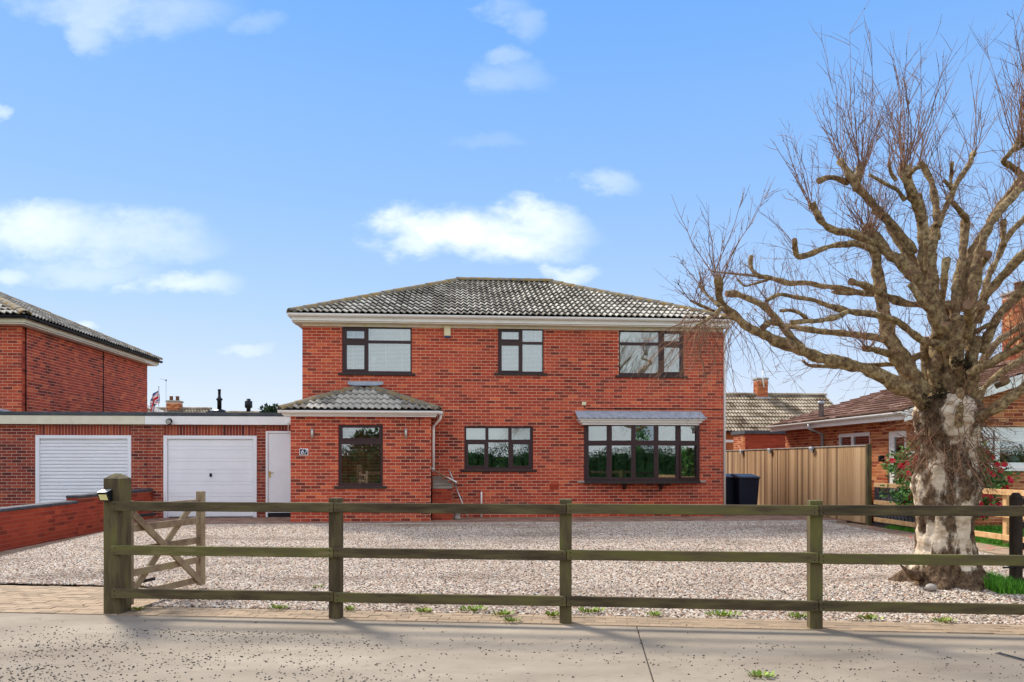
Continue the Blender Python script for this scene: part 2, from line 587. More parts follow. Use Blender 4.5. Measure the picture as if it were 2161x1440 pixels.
def glass_mat():
    m, t, b = new_mat('window_glass')
    t.nodes.remove(b)
    o = t.nodes['Material Output']
    gl = N(t, 'ShaderNodeBsdfGlossy')
    gl.inputs['Roughness'].default_value = .01
    gl.inputs['Color'].default_value = (.86, .93, .97, 1)
    tr = N(t, 'ShaderNodeBsdfTransparent')
    tr.inputs['Color'].default_value = (.80, .86, .86, 1)
    fr = N(t, 'ShaderNodeFresnel')
    fr.inputs['IOR'].default_value = 1.5
    fac = math_n(t, 'ADD', math_n(t, 'MULTIPLY', fr.outputs[0], 1.2), .15, clamp=True)
    mx = N(t, 'ShaderNodeMixShader')
    t.links.new(fac, mx.inputs[0])
    t.links.new(tr.outputs[0], mx.inputs[1])
    t.links.new(gl.outputs[0], mx.inputs[2])
    t.links.new(mx.outputs[0], o.inputs[0])
    return m


M['glass'] = glass_mat()


def pebble_mat():
    m, t, b = new_mat('pebble')
    oi = N(t, 'ShaderNodeObjectInfo')
    big = noise_n(t, .7, 5, .65, (.5, 1.4, 1))
    c = ramp(t, oi.outputs['Random'], [(0, hexc('35291f')), (.15, hexc('6a5645')), (.28, hexc('a8937e')), (.45, hexc('c9b9a4')), (.64, hexc('e4d6c2')), (.76, hexc('bf8f6c')), (.86, hexc('93908c')), (1, hexc('f8efe0'))])
    c = mix_c(t, math_n(t, 'MULTIPLY', math_n(t, 'SUBTRACT', big, .49), 3.4, clamp=True), c, hexc('75604f'))
    fine = noise_n(t, 120, 3, .6)
    c = mix_c(t, math_n(t, 'MULTIPLY', fine, .3), c, hexc('8a7c74'))
    t.links.new(c, b.inputs['Base Color'])
    b.inputs['Roughness'].default_value = .8
    b.inputs['Specular IOR Level'].default_value = .25
    return m


M['pebble'] = pebble_mat()


def birch_mat():
    m, t, b = new_mat('birch_bark')
    n1 = noise_n(t, 3.6, 7, .62, (1, 1, .55))
    n2 = noise_n(t, 20, 8, .75, (1, 1, .6))
    n3 = noise_n(t, 7, 7, .7, (.7, .7, 1.5))
    base = ramp(t, n3, [(.28, hexc('8f7a62')), (.42, hexc('c0aa8e')), (.56, hexc('e0d0b8')), (.70, hexc('cbb497')), (.85, hexc('94795c'))])
    dark = ramp(t, n2, [(.32, hexc('2c2018')), (.46, hexc('5f4a38')), (.60, hexc('8a7258')), (.74, hexc('c4ae90'))])
    sp = N(t, 'ShaderNodeSeparateXYZ')
    t.links.new(N(t, 'ShaderNodeNewGeometry').outputs['Position'], sp.inputs[0])
    low = N(t, 'ShaderNodeMapRange')     # old corky bark at the foot of the stem
    low.inputs[1].default_value = .42
    low.inputs[2].default_value = .18
    low.inputs[3].default_value = 0
    low.inputs[4].default_value = .16
    t.links.new(sp.outputs[2], low.inputs[0])
    mk = N(t, 'ShaderNodeMapRange')
    mk.inputs[1].default_value = .475
    mk.inputs[2].default_value = .535
    t.links.new(math_n(t, 'ADD', n1, low.outputs[0]), mk.inputs[0])
    c = mix_c(t, mk.outputs[0], base, dark)
    t.links.new(c, b.inputs['Base Color'])
    b.inputs['Roughness'].default_value = .9
    b.inputs['Specular IOR Level'].default_value = .15
    h = math_n(t, 'ADD', math_n(t, 'MULTIPLY', mk.outputs[0], math_n(t, 'ADD', n2, .2)), math_n(t, 'MULTIPLY', n3, .4))
    bump(t, b, h, 1.0, .05)
    return m


M['birch'] = birch_mat()
M['limb'] = mat('limb_bark', [(.28, hexc('3a2c22')), (.42, hexc('6e5a42')), (.52, hexc('8c7650')), (.60, hexc('b09a72')), (.70, hexc('7d6c46')), (.82, hexc('b8a27c'))], 17, .9, 10, bmp=.9, bdist=.03)
M['cut'] = mat('cut_wood', [hexc('6a4e3a'), hexc('9a785c')], 12, .9)
M['twig'] = mat('twig_bark', [hexc('5c3e2e'), hexc('a57c60')], 5, .8, tone=.5)
M['moss'] = mat('dark_moss', [hexc('2a2114'), hexc('4a3d24')], 15, .95, 6, bmp=.8, bdist=.03)
# ------------------------------------------------------------------ ground
e1 = W(1, -.099, 0).normalized()
e2 = Vector((-e1.y, e1.x, 0))
FO = W(0, 6.98, 0)
FM = Matrix(((e1.x, e2.x, 0, FO.x), (e1.y, e2.y, 0, FO.y), (0, 0, 1, 0), (0, 0, 0, 1)))
TREE = Vector((5.73, 8.33, 0))
HZ = .15


def GH(X, Y):
    t = min(max((Y - 7.3) / 9.0, 0), 1)
    r2 = (X - TREE.x) ** 2 + (Y - TREE.y + .1) ** 2
    return HZ * t + .10 * math.exp(-r2 / .95)


def FP(a, o, z=0):
    return FM @ Vector((a, o, z))


def y_line(X, o):
    a = (X - FO.x - e2.x * o) / e1.x
    return FO.y + e1.y * a + e2.y * o


def struct(mb, name, mats, parent=None, kind='structure'):
    o = mb.build(name, mats, parent)
    if parent is None:
        o['kind'] = kind
    return o


m = MB()
g = 600
m.add([(-g, -g, -.14), (g, -g, -.14), (g, g, -.14), (-g, g, -.14)], [(0, 1, 2, 3)])
struct(m, 'ground', M['turf'])
m = MB()
m.box(-60, 60, -14, -3.62, -.3, -.125, M=FM)
struct(m, 'road', M['asphalt'])
m = MB()
for k in range(-22, 22):
    m.bbox(k * .92, k * .92 + .91, -3.62, -3.46, -.3, -.003, .02, M=FM)
struct(m, 'kerb', M['kerb'])
# pavement bays with real joints between them
m = MB()
m.box(-40, 40, -3.455, -.025, -.25, -.02, M=FM)
pav = struct(m, 'pavement', M['soil'])
js = [-22, -14.6, -6.4, 1.16, 8.8, 16.4, 24]
for a, b in zip(js, js[1:]):
    m = MB()
    m.bbox(a + .0045, b - .0045, -3.45, -.03, -.1, 0, .006, M=FM)
    m.build('slab', M['concrete'], pav)
# earth round the plots
m = MB()
for (x0, x1, y0, y1, z) in ((-24, -7.4, 8.2, 18.6, .0), (8.9, 30, 7.0, 40, .06), (-24, 9, 18.7, 60, .1)):
    m.box(x0, x1, y0, y1, -.3, z)
struct(m, 'earth', M['soil'])


def paver_field(name, a0, a1, o0, o1, mt, frame, zf, singles, L=.2, Wd=.1, diag=False):
    base = MB()
    base.box(a0, a1, o0, o1, -.2, -.006, M=Matrix.Translation((0, 0, zf)) @ frame)
    p = struct(base, name, M['joint_sand'])
    lst = []
    nrow = int(round((o1 - o0) / Wd))
    for j in range(nrow):
        off = (j % 2) * L / 2
        x = a0 - off
        while x < a1:
            s, e = max(x, a0), min(x + L, a1)
            if e - s > .04:
                lst.append((s, e, o0 + j * Wd, o0 + (j + 1) * Wd))
            x += L
    cam2 = Vector((0, 0))
    lst.sort(key=lambda q: ((frame @ Vector(((q[0] + q[1]) / 2, q[2], 0))).to_2d() - cam2).length)
    vis = []
    rest = MB()
    var = []
    for k in range(12):
        mm = MB()
        mm.bbox(-L / 2 + .002, L / 2 - .002, -Wd / 2 + .002, Wd / 2 - .002, -.05, 0, .003, tone=R())
        var.append(mm.mesh('paver', mt))
    n = 0
    for (s, e, u, v) in lst:
        c = frame @ Vector(((s + e) / 2, (u + v) / 2, zf + U(-.003, .003)))
        xc = c.x * CT - c.y * ST
        d = c.x * ST + c.y * CT
        seen = abs(xc / max(d, .1)) < .70
        if n < singles and e - s > L - .001 and seen:
            inst('paver', random.choice(var), p, Matrix.Translation(c) @ frame.to_3x3().to_4x4())
            n += 1
        else:
            rest.bbox(s + .002, e - .002, u + .002, v - .002, -.05, U(-.002, .002), .003, tone=R(), M=Matrix.Translation((0, 0, zf)) @ frame)
    if rest.v:
        o = rest.build('pavers', mt, p)
        o['kind'] = 'stuff'
    return p


IDM = Matrix.Identity(4)
paver_field('edging_strip', -3.92, 7.5, -.02, .40, M['paver'], FM, .006, 200)
paver_field('driveway_apron', -12, -3.93, -.02, 1.48, M['paver'], FM, .006, 300)
paver_field('house_path', -7.28, 9.0, 16.46, 18.56, M['paver_red'], IDM, HZ, 300)
paver_field('side_path', 8.45, 9.15, 9.0, 16.455, M['paver'], IDM, .09, 60)
paver_field('wall_path', -7.28, -6.9, 9.4, 16.455, M['paver'], IDM, .07, 60)
m = MB()
for k in range(17):
    m.bbox(-6.9 + k * .92, -6.9 + k * .92 + .915, 16.405, 16.455, -.1, HZ + .012, .008)
struct(m, 'path_edging', M['kerb'])

# gravel bed and loose stones
gx = [-6.88 + 15.3 * i / 70 for i in range(71)]
gv, gf = [], []
NJ = 44
for X in gx:
    a = (X - FO.x) / e1.x
    y0 = y_line(X, 1.49 if a < -3.93 + .0 else .41)
    for j in range(NJ + 1):
        t = (j / NJ) ** 1.3
        Y = y0 + (16.40 - y0) * t
        gv.append((X, Y, GH(X, Y) - .012))
for i in range(70):
    for j in range(NJ):
        b = i * (NJ + 1) + j
        gf.append((b, b + NJ + 1, b + NJ + 2, b + 1))
bed = MB()
bed.add(gv, gf)
bed_o = bed.build('gravel_bed', M['gravel_bed'], origin=(0, 0, 0))
bed_o['kind'] = 'structure'


def scatter(name, verts, faces, mt, dens, smin, smax, flat, seed, label, cat):
    me = bpy.data.meshes.new(name)
    me.from_pydata(verts, [], faces)
    me.materials.append(mt)
    o = bpy.data.objects.new(name, me)
    link(o, None, (0, 0, 0))
    tag(o, label, cat, kind='stuff')
    ng = bpy.data.node_groups.new(name, 'GeometryNodeTree')
    ng.interface.new_socket('Geometry', in_out='INPUT', socket_type='NodeSocketGeometry')
    ng.interface.new_socket('Geometry', in_out='OUTPUT', socket_type='NodeSocketGeometry')
    gi, go = ng.nodes.new('NodeGroupInput'), ng.nodes.new('NodeGroupOutput')
    dp = ng.nodes.new('GeometryNodeDistributePointsOnFaces')
    dp.inputs['Density'].default_value = dens
    dp.inputs['Seed'].default_value = seed
    ico = ng.nodes.new('GeometryNodeMeshIcoSphere')
    ico.inputs['Radius'].default_value = 1
    ico.inputs['Subdivisions'].default_value = 2
    sm = ng.nodes.new('GeometryNodeSetMaterial')
    sm.inputs['Material'].default_value = mt
    ss = ng.nodes.new('GeometryNodeSetShadeSmooth')
    ip = ng.nodes.new('GeometryNodeInstanceOnPoints')
    rs = ng.nodes.new('FunctionNodeRandomValue'); rs.data_type = 'FLOAT_VECTOR'
    rs.inputs[0].default_value = (smin, smin * .7, smin * flat)
    rs.inputs[1].default_value = (smax, smax * .8, smax * flat)
    rr = ng.nodes.new('FunctionNodeRandomValue'); rr.data_type = 'FLOAT_VECTOR'
    rr.inputs[0].default_value = (-.5, -.5, 0)
    rr.inputs[1].default_value = (.5, .5, 6.28)
    L = ng.links.new
    L(gi.outputs[0], dp.inputs[0])
    L(ico.outputs[0], ss.inputs[0]); L(ss.outputs[0], sm.inputs[0])
    L(dp.outputs['Points'], ip.inputs['Points']); L(sm.outputs[0], ip.inputs['Instance'])
    L(rr.outputs[0], ip.inputs['Rotation']); L(rs.outputs[0], ip.inputs['Scale'])
    L(ip.outputs[0], go.inputs[0])
    md = o.modifiers.new('scatter', 'NODES')
    md.node_group = ng
    return o


scatter('gravel', [(a, b, c + .006) for a, b, c in gv], gf, M['pebble'], 2600, .010, .023, .62, 3,
        'pale pinkish grey gravel of rounded pebbles covering the front drive', 'gravel')

# small dark chippings strewn on the pavement and apron
m = MB()
rnd = random.Random(5)
cnt = 0
while cnt < 3300:
    a, o = rnd.uniform(-4.6, 4.8), rnd.uniform(-2.4, .35)
    if a < -3.9 and rnd.random() < .35:
        o = rnd.uniform(0, 1.3)
    dens = .5 + .5 * noise.noise(Vector((a * .9, o * 1.6, 3.3))) + .35 * noise.noise(Vector((a * 3, o * 4, 1.3)))
    dens *= max(.34, min(1, (1.6 - a) / 4.5)) * (1.0 if o < -.55 else .16)
    if rnd.random() > dens ** 1.6 * 1.7:
        continue
    s = rnd.choice((.004, .005, .006, .007, .009))
    c = FP(a, o, (.0 if o < -.02 else .008) + s * .35)
    vs = [(c.x + dx * s * rnd.uniform(.7, 1.5), c.y + dy * s * rnd.uniform(.7, 1.3), c.z + dz_ * s * .6) for dx, dy, dz_ in
          ((1, 0, 0), (-1, 0, 0), (0, 1, 0), (0, -1, 0), (0, 0, 1), (0, 0, -1))]
    m.add(vs, [(0, 2, 4), (2, 1, 4), (1, 3, 4), (3, 0, 4), (2, 0, 5), (1, 2, 5), (3, 1, 5), (0, 3, 5)], rnd.random())
    cnt += 1
o = m.build('chippings', M['speck'])
tag(o, 'small dark stone chippings strewn over the pale concrete pavement', 'chippings', kind='stuff')


# ------------------------------------------------------------------ brickwork
def tone_b():
    r = R()
    return U(0, .2) if r < .16 else (U(.8, 1) if r > .9 else U(.28, .72))


BR = {}


def brick_meshes(mt):
    if mt.name not in BR:
        l = []
        for k in range(24):
            q = MB()
            q.box(-.107, .107, 0, .05, -.032, .032, tone_b())
            l.append(q.mesh('brick', mt))
        BR[mt.name] = l
    return BR[mt.name]


def brick_wall(parent, name, O, ex, inw, width, z0, z1, holes, mt, mortar, singles=0, thick=.25, soldiers=(), shear=0.0, top=None, reveal=True):
    """stretcher-bond wall; local s along ex, o inwards, z up; every brick stands 6 mm proud of the mortar"""
    ex, inw, O = Vector(ex), Vector(inw), Vector(O)
    F = Matrix(((ex.x, inw.x, 0, O.x), (ex.y, inw.y, 0, O.y), (0, 0, 1, 0), (0, 0, 0, 1)))
    sl_ = MB()
    hh = [(a - .004, b + .004, c - .004, d + .004) for a, b, c, d in holes]
    for (a, b, c, d) in cells(0, width, z0, z1, hh):
        sl_.box(max(a, .003), min(b, width - .003), .003, thick, c, d, M=F)
    wall = sl_.build(name, mortar, parent)
    block = list(holes) + list(soldiers)
    lst = []
    nrow = int(math.ceil((z1 - z0) / .075))
    for j in range(nrow):
        za, zb = z0 + j * .075 + .0055, min(z0 + j * .075 + .0695, z1)
        if zb - za < .02:
            continue
        off = (j % 2) * .1125
        x = -off
        while x < width:
            segs = [(max(x, 0) + (.005 if x > 0 else 0), min(x + .225, width) - (.005 if x + .225 < width else 0))]
            zs = [(za, zb)]
            for h in block:
                if h[2] < zb - .002 and h[3] > za + .002:
                    if h[2] <= za + .02 and h[3] >= zb - .02 or True:
                        ns = []
                        for (s, e) in segs:
                            if h[1] <= s or h[0] >= e:
                                ns.append((s, e))
                            else:
                                if h[0] - s > .02: ns.append((s, h[0]))
                                if e - h[1] > .02: ns.append((h[1], e))
                        if h[2] > za + .012 and segs != ns:      # partial course under the opening
                            for (s, e) in segs:
                                q = (max(s, h[0]), min(e, h[1]))
                                if q[1] - q[0] > .02:
                                    lst.append((q[0], q[1], za, h[2] - .001))
                        if h[3] < zb - .012 and segs != ns:
                            for (s, e) in segs:
                                q = (max(s, h[0]), min(e, h[1]))
                                if q[1] - q[0] > .02:
                                    lst.append((q[0], q[1], h[3] + .001, zb))
                        segs = ns
            for (s, e) in segs:
                if e - s > .02:
                    lst.append((s, e, za, zb))
            x += .225
    for (a, b, c, d) in soldiers:
        n = max(1, int(round((b - a) / .075)))
        for k in range(n):
            lst.append((a + (b - a) * k / n + .005, a + (b - a) * (k + 1) / n - .005, c + .004, d - .004))
    meshes = brick_meshes(mt)
    full = [q for q in lst if abs(q[1] - q[0] - .215) < .002 and abs(q[3] - q[2] - .064) < .002]
    cl = Vector((0, 0, HC))
    full.sort(key=lambda q: (F @ Vector(((q[0] + q[1]) / 2, 0, (q[2] + q[3]) / 2)) - cl).length)
    single = set(full[:singles])
    rest = MB()
    for q in lst:
        o = U(-.0015, .0015)
        if q in single:
            c = F @ Vector(((q[0] + q[1]) / 2, o, (q[2] + q[3]) / 2))
            inst('brick', random.choice(meshes), wall, Matrix.Translation(c) @ F.to_3x3().to_4x4())
        else:
            rest.box(q[0], q[1], o, .05, q[2], q[3], tone_b(), F)
    if rest.v:
        b_ = rest.build('bricks', mt, wall)
        b_['kind'] = 'stuff'
    return wall


# ------------------------------------------------------------------ roof tiles
def tile_geo(w_=.3, L=.42, lift=.060, amp=.022, seg=12, thick=.022):
    vs, fs = [], []
    for i in range(seg + 1):
        x = w_ * i / seg
        ph = 2 * math.pi * 2 * i / seg
        z = amp * (math.sin(ph) + .28 * math.sin(2 * ph)) + .014
        vs += [(x, 0, z + lift), (x, L, z), (x, 0, z + lift - thick)]
    for i in range(seg):
        a, b = 3 * i, 3 * (i + 1)
        fs += [(a, b, b + 1, a + 1), (a + 2, b + 2, b, a)]
    e = 3 * seg
    fs += [(0, 1, 2), (e, e + 2, e + 1)]
    return vs, fs


def flat_geo(w_=.3, L=.40, lift=.045, thick=.036):
    vs = [(0, 0, lift), (w_, 0, lift), (w_, L, 0.004), (0, L, .004), (0, 0, lift - thick), (w_, 0, lift - thick)]
    return vs, [(0, 1, 2, 3), (4, 5, 1, 0), (0, 3, 4), (1, 5, 2)]


def roof_plane(roof, O, ex, ey, poly, mt, singles=300, gauge=.345, w_=.3, geo=tile_geo, name='roof_tile', deckmat=None):
    """tiles over the convex polygon poly (s along ex, t up ey)"""
    O, ex, ey = Vector(O), Vector(ex).normalized(), Vector(ey).normalized()
    nn = ex.cross(ey).normalized()
    F = Matrix(((ex.x, ey.x, nn.x, O.x), (ex.y, ey.y, nn.y, O.y), (ex.z, ey.z, nn.z, O.z), (0, 0, 0, 1)))
    vs, fs = geo(w_=w_)
    var = []
    for k in range(10):
        q = MB()
        q.add(vs, fs, tone=U(.15, .9))
        var.append(q.mesh(name, mt))
    smin, smax = min(p[0] for p in poly), max(p[0] for p in poly)
    tmax = max(p[1] for p in poly)
    ne = len(poly)

    def inside(s, t):
        return all((poly[(i + 1) % ne][0] - poly[i][0]) * (t - poly[i][1]) - (poly[(i + 1) % ne][1] - poly[i][1]) * (s - poly[i][0]) >= -1e-6 for i in range(ne))
    full, cut = [], []
    j = 0
    while j * gauge < tmax - .03:
        s = smin
        while s < smax - .01:
            t0 = j * gauge
            cs = [(s, t0), (s + w_, t0), (s + w_, t0 + gauge), (s, t0 + gauge)]
            k = sum(inside(*c) for c in cs)
            if k == 4:
                full.append((s, t0))
            else:
                cut.append((s, t0))
            s += w_
        j += 1
    cl = Vector((0, 0, HC))
    full.sort(key=lambda q: (F @ Vector((q[0], q[1], 0)) - cl).length)
    rest = MB()
    for i, (s, t) in enumerate(full):
        T = F @ Matrix.Translation((s, t, U(-.004, .004)))
        if i < singles:
            inst(name, random.choice(var), roof, T)
        else:
            rest.add(vs, fs, U(.15, .9), T)
    ncut = max(0, singles - len(full))
    for (s, t) in cut:
        bm = bmesh.new()
        bv = [bm.verts.new((x + s, y + t, z)) for x, y, z in vs]
        for f in fs:
            bm.faces.new([bv[i] for i in f])
        for i in range(ne):
            a, b = poly[i], poly[(i + 1) % ne]
            nrm = Vector((b[1] - a[1], -(b[0] - a[0]), 0))
            if t + .5 > tmax and abs(nrm.x) < 1e-6 and nrm.y > 0:
                pass
            if nrm.length < 1e-6:
                continue
            if abs(nrm.x) < 1e-6 and nrm.y < 0:
                continue   # eave edge never cuts
            bmesh.ops.bisect_plane(bm, geom=bm.verts[:] + bm.edges[:] + bm.faces[:], plane_co=(a[0], a[1], 0), plane_no=nrm, clear_outer=True)
        if len(bm.faces):
            bm.verts.index_update()
            cv = [tuple(v.co) for v in bm.verts]
            cf = [tuple(v.index for v in f.verts) for f in bm.faces]
            if ncut > 0:
                q = MB()
                q.add(cv, cf, U(.15, .9), F)
                q.build(name, mt, roof)
                ncut -= 1
            else:
                rest.add(cv, cf, U(.15, .9), F)
        bm.free()
    if rest.v:
        o = rest.build(name + 's', mt, roof)
        o['kind'] = 'stuff'
    # solid deck under the tiles
    return [F @ Vector((s, t, -.015)) for s, t in poly]


def ridge_run(roof, p, q, mt, r=.115, L=.40, name='ridge_tile'):
    p, q = Vector(p), Vector(q)
    d = (q - p)
    n = max(1, int(d.length / L))
    st_ = d / n
    d = d.normalized()
    s = d.cross(Vector((0, 0, 1))).normalized()
    u = s.cross(d)
    g = MB()
    ns = 7
    LL = st_.length + .03
    vs = []
    for k in range(ns):
        a = math.pi * k / (ns - 1)
        for (x, e) in ((0, .010), (LL, 0)):
            vs.append((x, (r + e) * math.cos(a) * 1.15, (r + e) * math.sin(a) * .9 - .035))
    for k in range(ns):
        a = math.pi * k / (ns - 1)
        vs.append((0, (r - .012) * math.cos(a) * 1.15, (r - .012) * math.sin(a) * .9 - .035))
    fs = [(2 * k, 2 * k + 1, 2 * k + 3, 2 * k + 2) for k in range(ns - 1)]
    fs += [(2 * ns + k, 2 * k, 2 * k + 2, 2 * ns + k + 1) for k in range(ns - 1)]
    fs += [tuple(2 * k + 1 for k in range(ns))]
    g.add(vs, fs)
    me = g.mesh(name, mt)
    for i in range(n):
        c = p + st_ * i + u * U(-.004, .006)
        inst(name, me, roof, Matrix(((d.x, s.x, u.x, c.x), (d.y, s.y, u.y, c.y), (d.z, s.z, u.z, c.z), (0, 0, 0, 1))) @ Matrix.Rotation(U(-.03, .03), 4, 'X'))


def hip_roof(parent, x0, x1, y0, y1, ze, ridge, mt, mridge, singles, name='roof', singles_side=None, geo=tile_geo, w_=.3):
    """ridge: (xa, xb, y, z)"""
    xa, xb, yr, zr = ridge
    C = {'A': Vector((x0, y0, ze)), 'B': Vector((x1, y0, ze)), 'C': Vector((x1, y1, ze)), 'D': Vector((x0, y1, ze)),
         'P': Vector((xa, yr, zr)), 'Q': Vector((xb, yr, zr))}
    d = MB()
    k = Vector((0, 0, -.02))
    pts = [C[c] + k for c in 'ABCDPQ']
    d.add(pts, [(0, 1, 5, 4), (1, 2, 5), (2, 3, 4, 5), (3, 0, 4), (3, 2, 1, 0)])
    roof = d.build(name, M['felt'], parent)
    for (a, b, tops, n) in (('A', 'B', 'QP', singles), ('B', 'C', 'Q', (singles_side or {}).get('R', 0)), ('C', 'D', 'PQ', 0), ('D', 'A', 'P', (singles_side or {}).get('L', 0))):
        O, E = C[a], C[b]
        ex = (E - O).normalized()
        top = C[tops[0]]
        v = top - O
        ey = (v - ex * v.dot(ex)).normalized()
        poly = [(0, 0), ((E - O).length, 0)] + [((C[t] - O).dot(ex), (C[t] - O).dot(ey)) for t in tops]
        roof_plane(roof, O, ex, ey, poly, mt, n, geo=geo, w_=w_)
    lift = Vector((0, 0, .045))
    for a, b in (('A', 'P'), ('B', 'Q'), ('C', 'Q'), ('D', 'P')):
        ridge_run(roof, C[a] + lift, C[b] + lift, mridge)
    if abs(xb - xa) > .3:
        ridge_run(roof, C['P'] + lift * 1.6, C['Q'] + lift * 1.6, mridge)
    return roof


# ------------------------------------------------------------------ windows
def pxrect(r, Y):
    a, b = onY(r[0], r[3], Y), onY(r[2], r[1], Y)
    return (a.x, b.x, a.z, b.z)


def window(parent, rect, panes, Y, sash=(), fm=None, sillm=None, F=None, sill=True, label=None, trim=.0, inset=.03):
    """rect / panes in metres (x0,x1,z0,z1); F maps (x, inwards, z) to the world"""
    fm, sillm = fm or M['frame'], sillm or M['sill']
    F = F or Matrix.Translation((0, Y, 0))
    q = MB()
    for c in cells(*rect, panes):
        q.box(c[0], c[1], inset, inset + .065, c[2], c[3], M=F)
    fr = q.build('window', fm, parent)
    if label: fr['label'] = label
    for i, p in enumerate(panes):
        if i in sash:
            s = MB()
            k = .034
            outer = (p[0] - k, p[1] + k, p[2] - k, p[3] + k)
            for c in cells(*outer, [p]):
                s.box(c[0], c[1], inset - .016, inset - .001, c[2], c[3], M=F)
            s.build('sash', fm, fr)
        g = MB()
        g.box(p[0] - .003, p[1] + .003, inset + .028, inset + .034, p[2] - .003, p[3] + .003, M=F)
        g.build('pane', M['glass'], fr)
    if sill:
        s = MB()
        s.bbox(rect[0] - .09, rect[1] + .09, -.045, inset + .06, rect[2] - .06, rect[2] - .003, .008, M=F)
        s.build('sill', sillm, fr)
    return fr


def venetian(label, rect, Y, group=None, pitch=.032):
    x0, x1, z0, z1 = rect
    t = thing('venetian_blind', ((x0 + x1) / 2, Y, z0), label, 'blind', group)
    q = MB()
    z = z0 + .03
    while z < z1 - .03:
        q.add([(x0, Y - .008, z), (x1, Y - .008, z), (x1, Y + .012, z + .026), (x0, Y + .012, z + .026)], [(0, 1, 2, 3)])
        z += pitch
    q.build('slats', M['blind'], t)['kind'] = 'stuff'
    q = MB()
    q.box(x0, x1, Y - .02, Y + .02, z1 - .03, z1 + .01)
    q.build('head_rail', M['blind'], t)
    for k in range(4):
        x = x0 + (x1 - x0) * (k + .5) / 4
        q = MB()
        q.box(x - .008, x + .008, Y - .022, Y - .0205, z0, z1 - .03)
        q.build('ladder_tape', M['paper'], t)
    return t


# ------------------------------------------------------------------ main house
YF = 18.05
XL, XR = -3.64, 6.67
ZW = 4.80
HB = thing('detached_house', ((XL + XR) / 2, 21.8, HZ), 'two storey red brick house with hipped grey tile roof and brown window frames', 'house')
WIN = {
    'bed1': ((722, 690, 869, 787), [(731, 698, 768.5, 714), (777, 694, 866, 718), (731, 728, 768.5, 779), (777, 725, 866, 783)], (0, 2)),
    'bed2': ((1051, 692, 1147, 787), [(1059, 700, 1095, 716), (1103, 697, 1145, 721), (1059, 729, 1095, 782), (1103, 727, 1145, 784)], (0, 2)),
    'bed3': ((1306, 697, 1443, 792), [(1309, 701, 1391, 722), (1402, 704, 1436, 720), (1309, 729, 1391, 787), (1402, 733, 1436, 785)], (1, 3)),
    'kitchen': ((980, 900, 1125, 991), [(984, 904, 1024.5, 928), (1031, 904, 1073, 928), (1080, 904, 1119, 928), (988, 938, 1022, 983), (1031, 934, 1073, 987), (1083, 938, 1116, 983)], (3, 5)),
}
rects = {k: pxrect(v[0], YF) for k, v in WIN.items()}
bay_r = (onY(1235, 900, YF).x, onY(1474, 900, YF).x, onY(1350, 1016, YF).z, onY(1350, 896, YF).z)
holes = [(r[0] - XL, r[1] - XL, r[2], r[3]) for r in list(rects.values()) + [bay_r]]
sold = []
for k, r in rects.items():
    if k == 'bed1':
        continue
air = onY(1170, 1027, YF)
fw = brick_wall(HB, 'front_wall', (XL, YF, 0), (1, 0, 0), (0, 1, 0), XR - XL, HZ - .0, ZW, holes, M['brick'], M['mortar'], 300)
brick_wall(HB, 'side_wall', (XR, YF + .0515, 0), (0, 1, 0), (-1, 0, 0), 7.45, HZ, ZW, [], M['brick'], M['mortar'])
brick_wall(HB, 'side_wall', (XL, YF + 7.5, 0), (0, -1, 0), (1, 0, 0), 7.4485, HZ, ZW, [], M['brick'], M['mortar'])
brick_wall(HB, 'back_wall', (XR, YF + 7.5, 0), (-1, 0, 0), (0, -1, 0), XR - XL, HZ, ZW, [], M['brick'], M['mortar'])
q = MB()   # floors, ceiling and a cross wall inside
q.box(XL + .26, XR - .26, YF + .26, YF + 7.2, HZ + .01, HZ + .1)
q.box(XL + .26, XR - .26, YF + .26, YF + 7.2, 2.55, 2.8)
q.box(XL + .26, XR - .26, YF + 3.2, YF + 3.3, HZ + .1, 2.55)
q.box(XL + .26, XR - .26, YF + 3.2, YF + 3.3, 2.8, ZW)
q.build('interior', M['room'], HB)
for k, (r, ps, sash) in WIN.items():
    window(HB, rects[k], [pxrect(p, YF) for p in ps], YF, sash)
# eaves: fascia, soffit, gutter
EX0, EX1, EY0, EY1, ZE = -3.87, 6.74, 17.74, 25.9, 5.0
hip_roof(HB, EX0, EX1, EY0, EY1, ZE, (.03, 2.85, 21.75, 6.76), M['tile'], M['ridge_tile'], 300)
q = MB()
q.box(EX0 + .03, EX1 - .03, EY0 + .05, EY0 + .075, ZW + .04, ZE - .02)
q.box(EX0 + .03, EX0 + .055, EY0 + .076, EY1, ZW + .04, ZE - .02)
q.box(EX1 - .055, EX1 - .03, EY0 + .076, EY1, ZW + .04, ZE - .02)
q.build('fascia', M['upvc'], HB)
q = MB()
q.box(EX0 + .034, EX1 - .034, EY0 + .08, YF + .25, ZW + .01, ZW + .035)
q.box(EX0 + .06, XL + .2, YF + .26, EY1 - .1, ZW + .01, ZW + .035)
q.build('soffit', M['soffit'], HB)
q = MB()
q.box(XL + .004, XR - .004, YF - .012, YF - .0, ZW - .05, ZW + .009)
q.build('wall_trim', M['soffit'], HB)


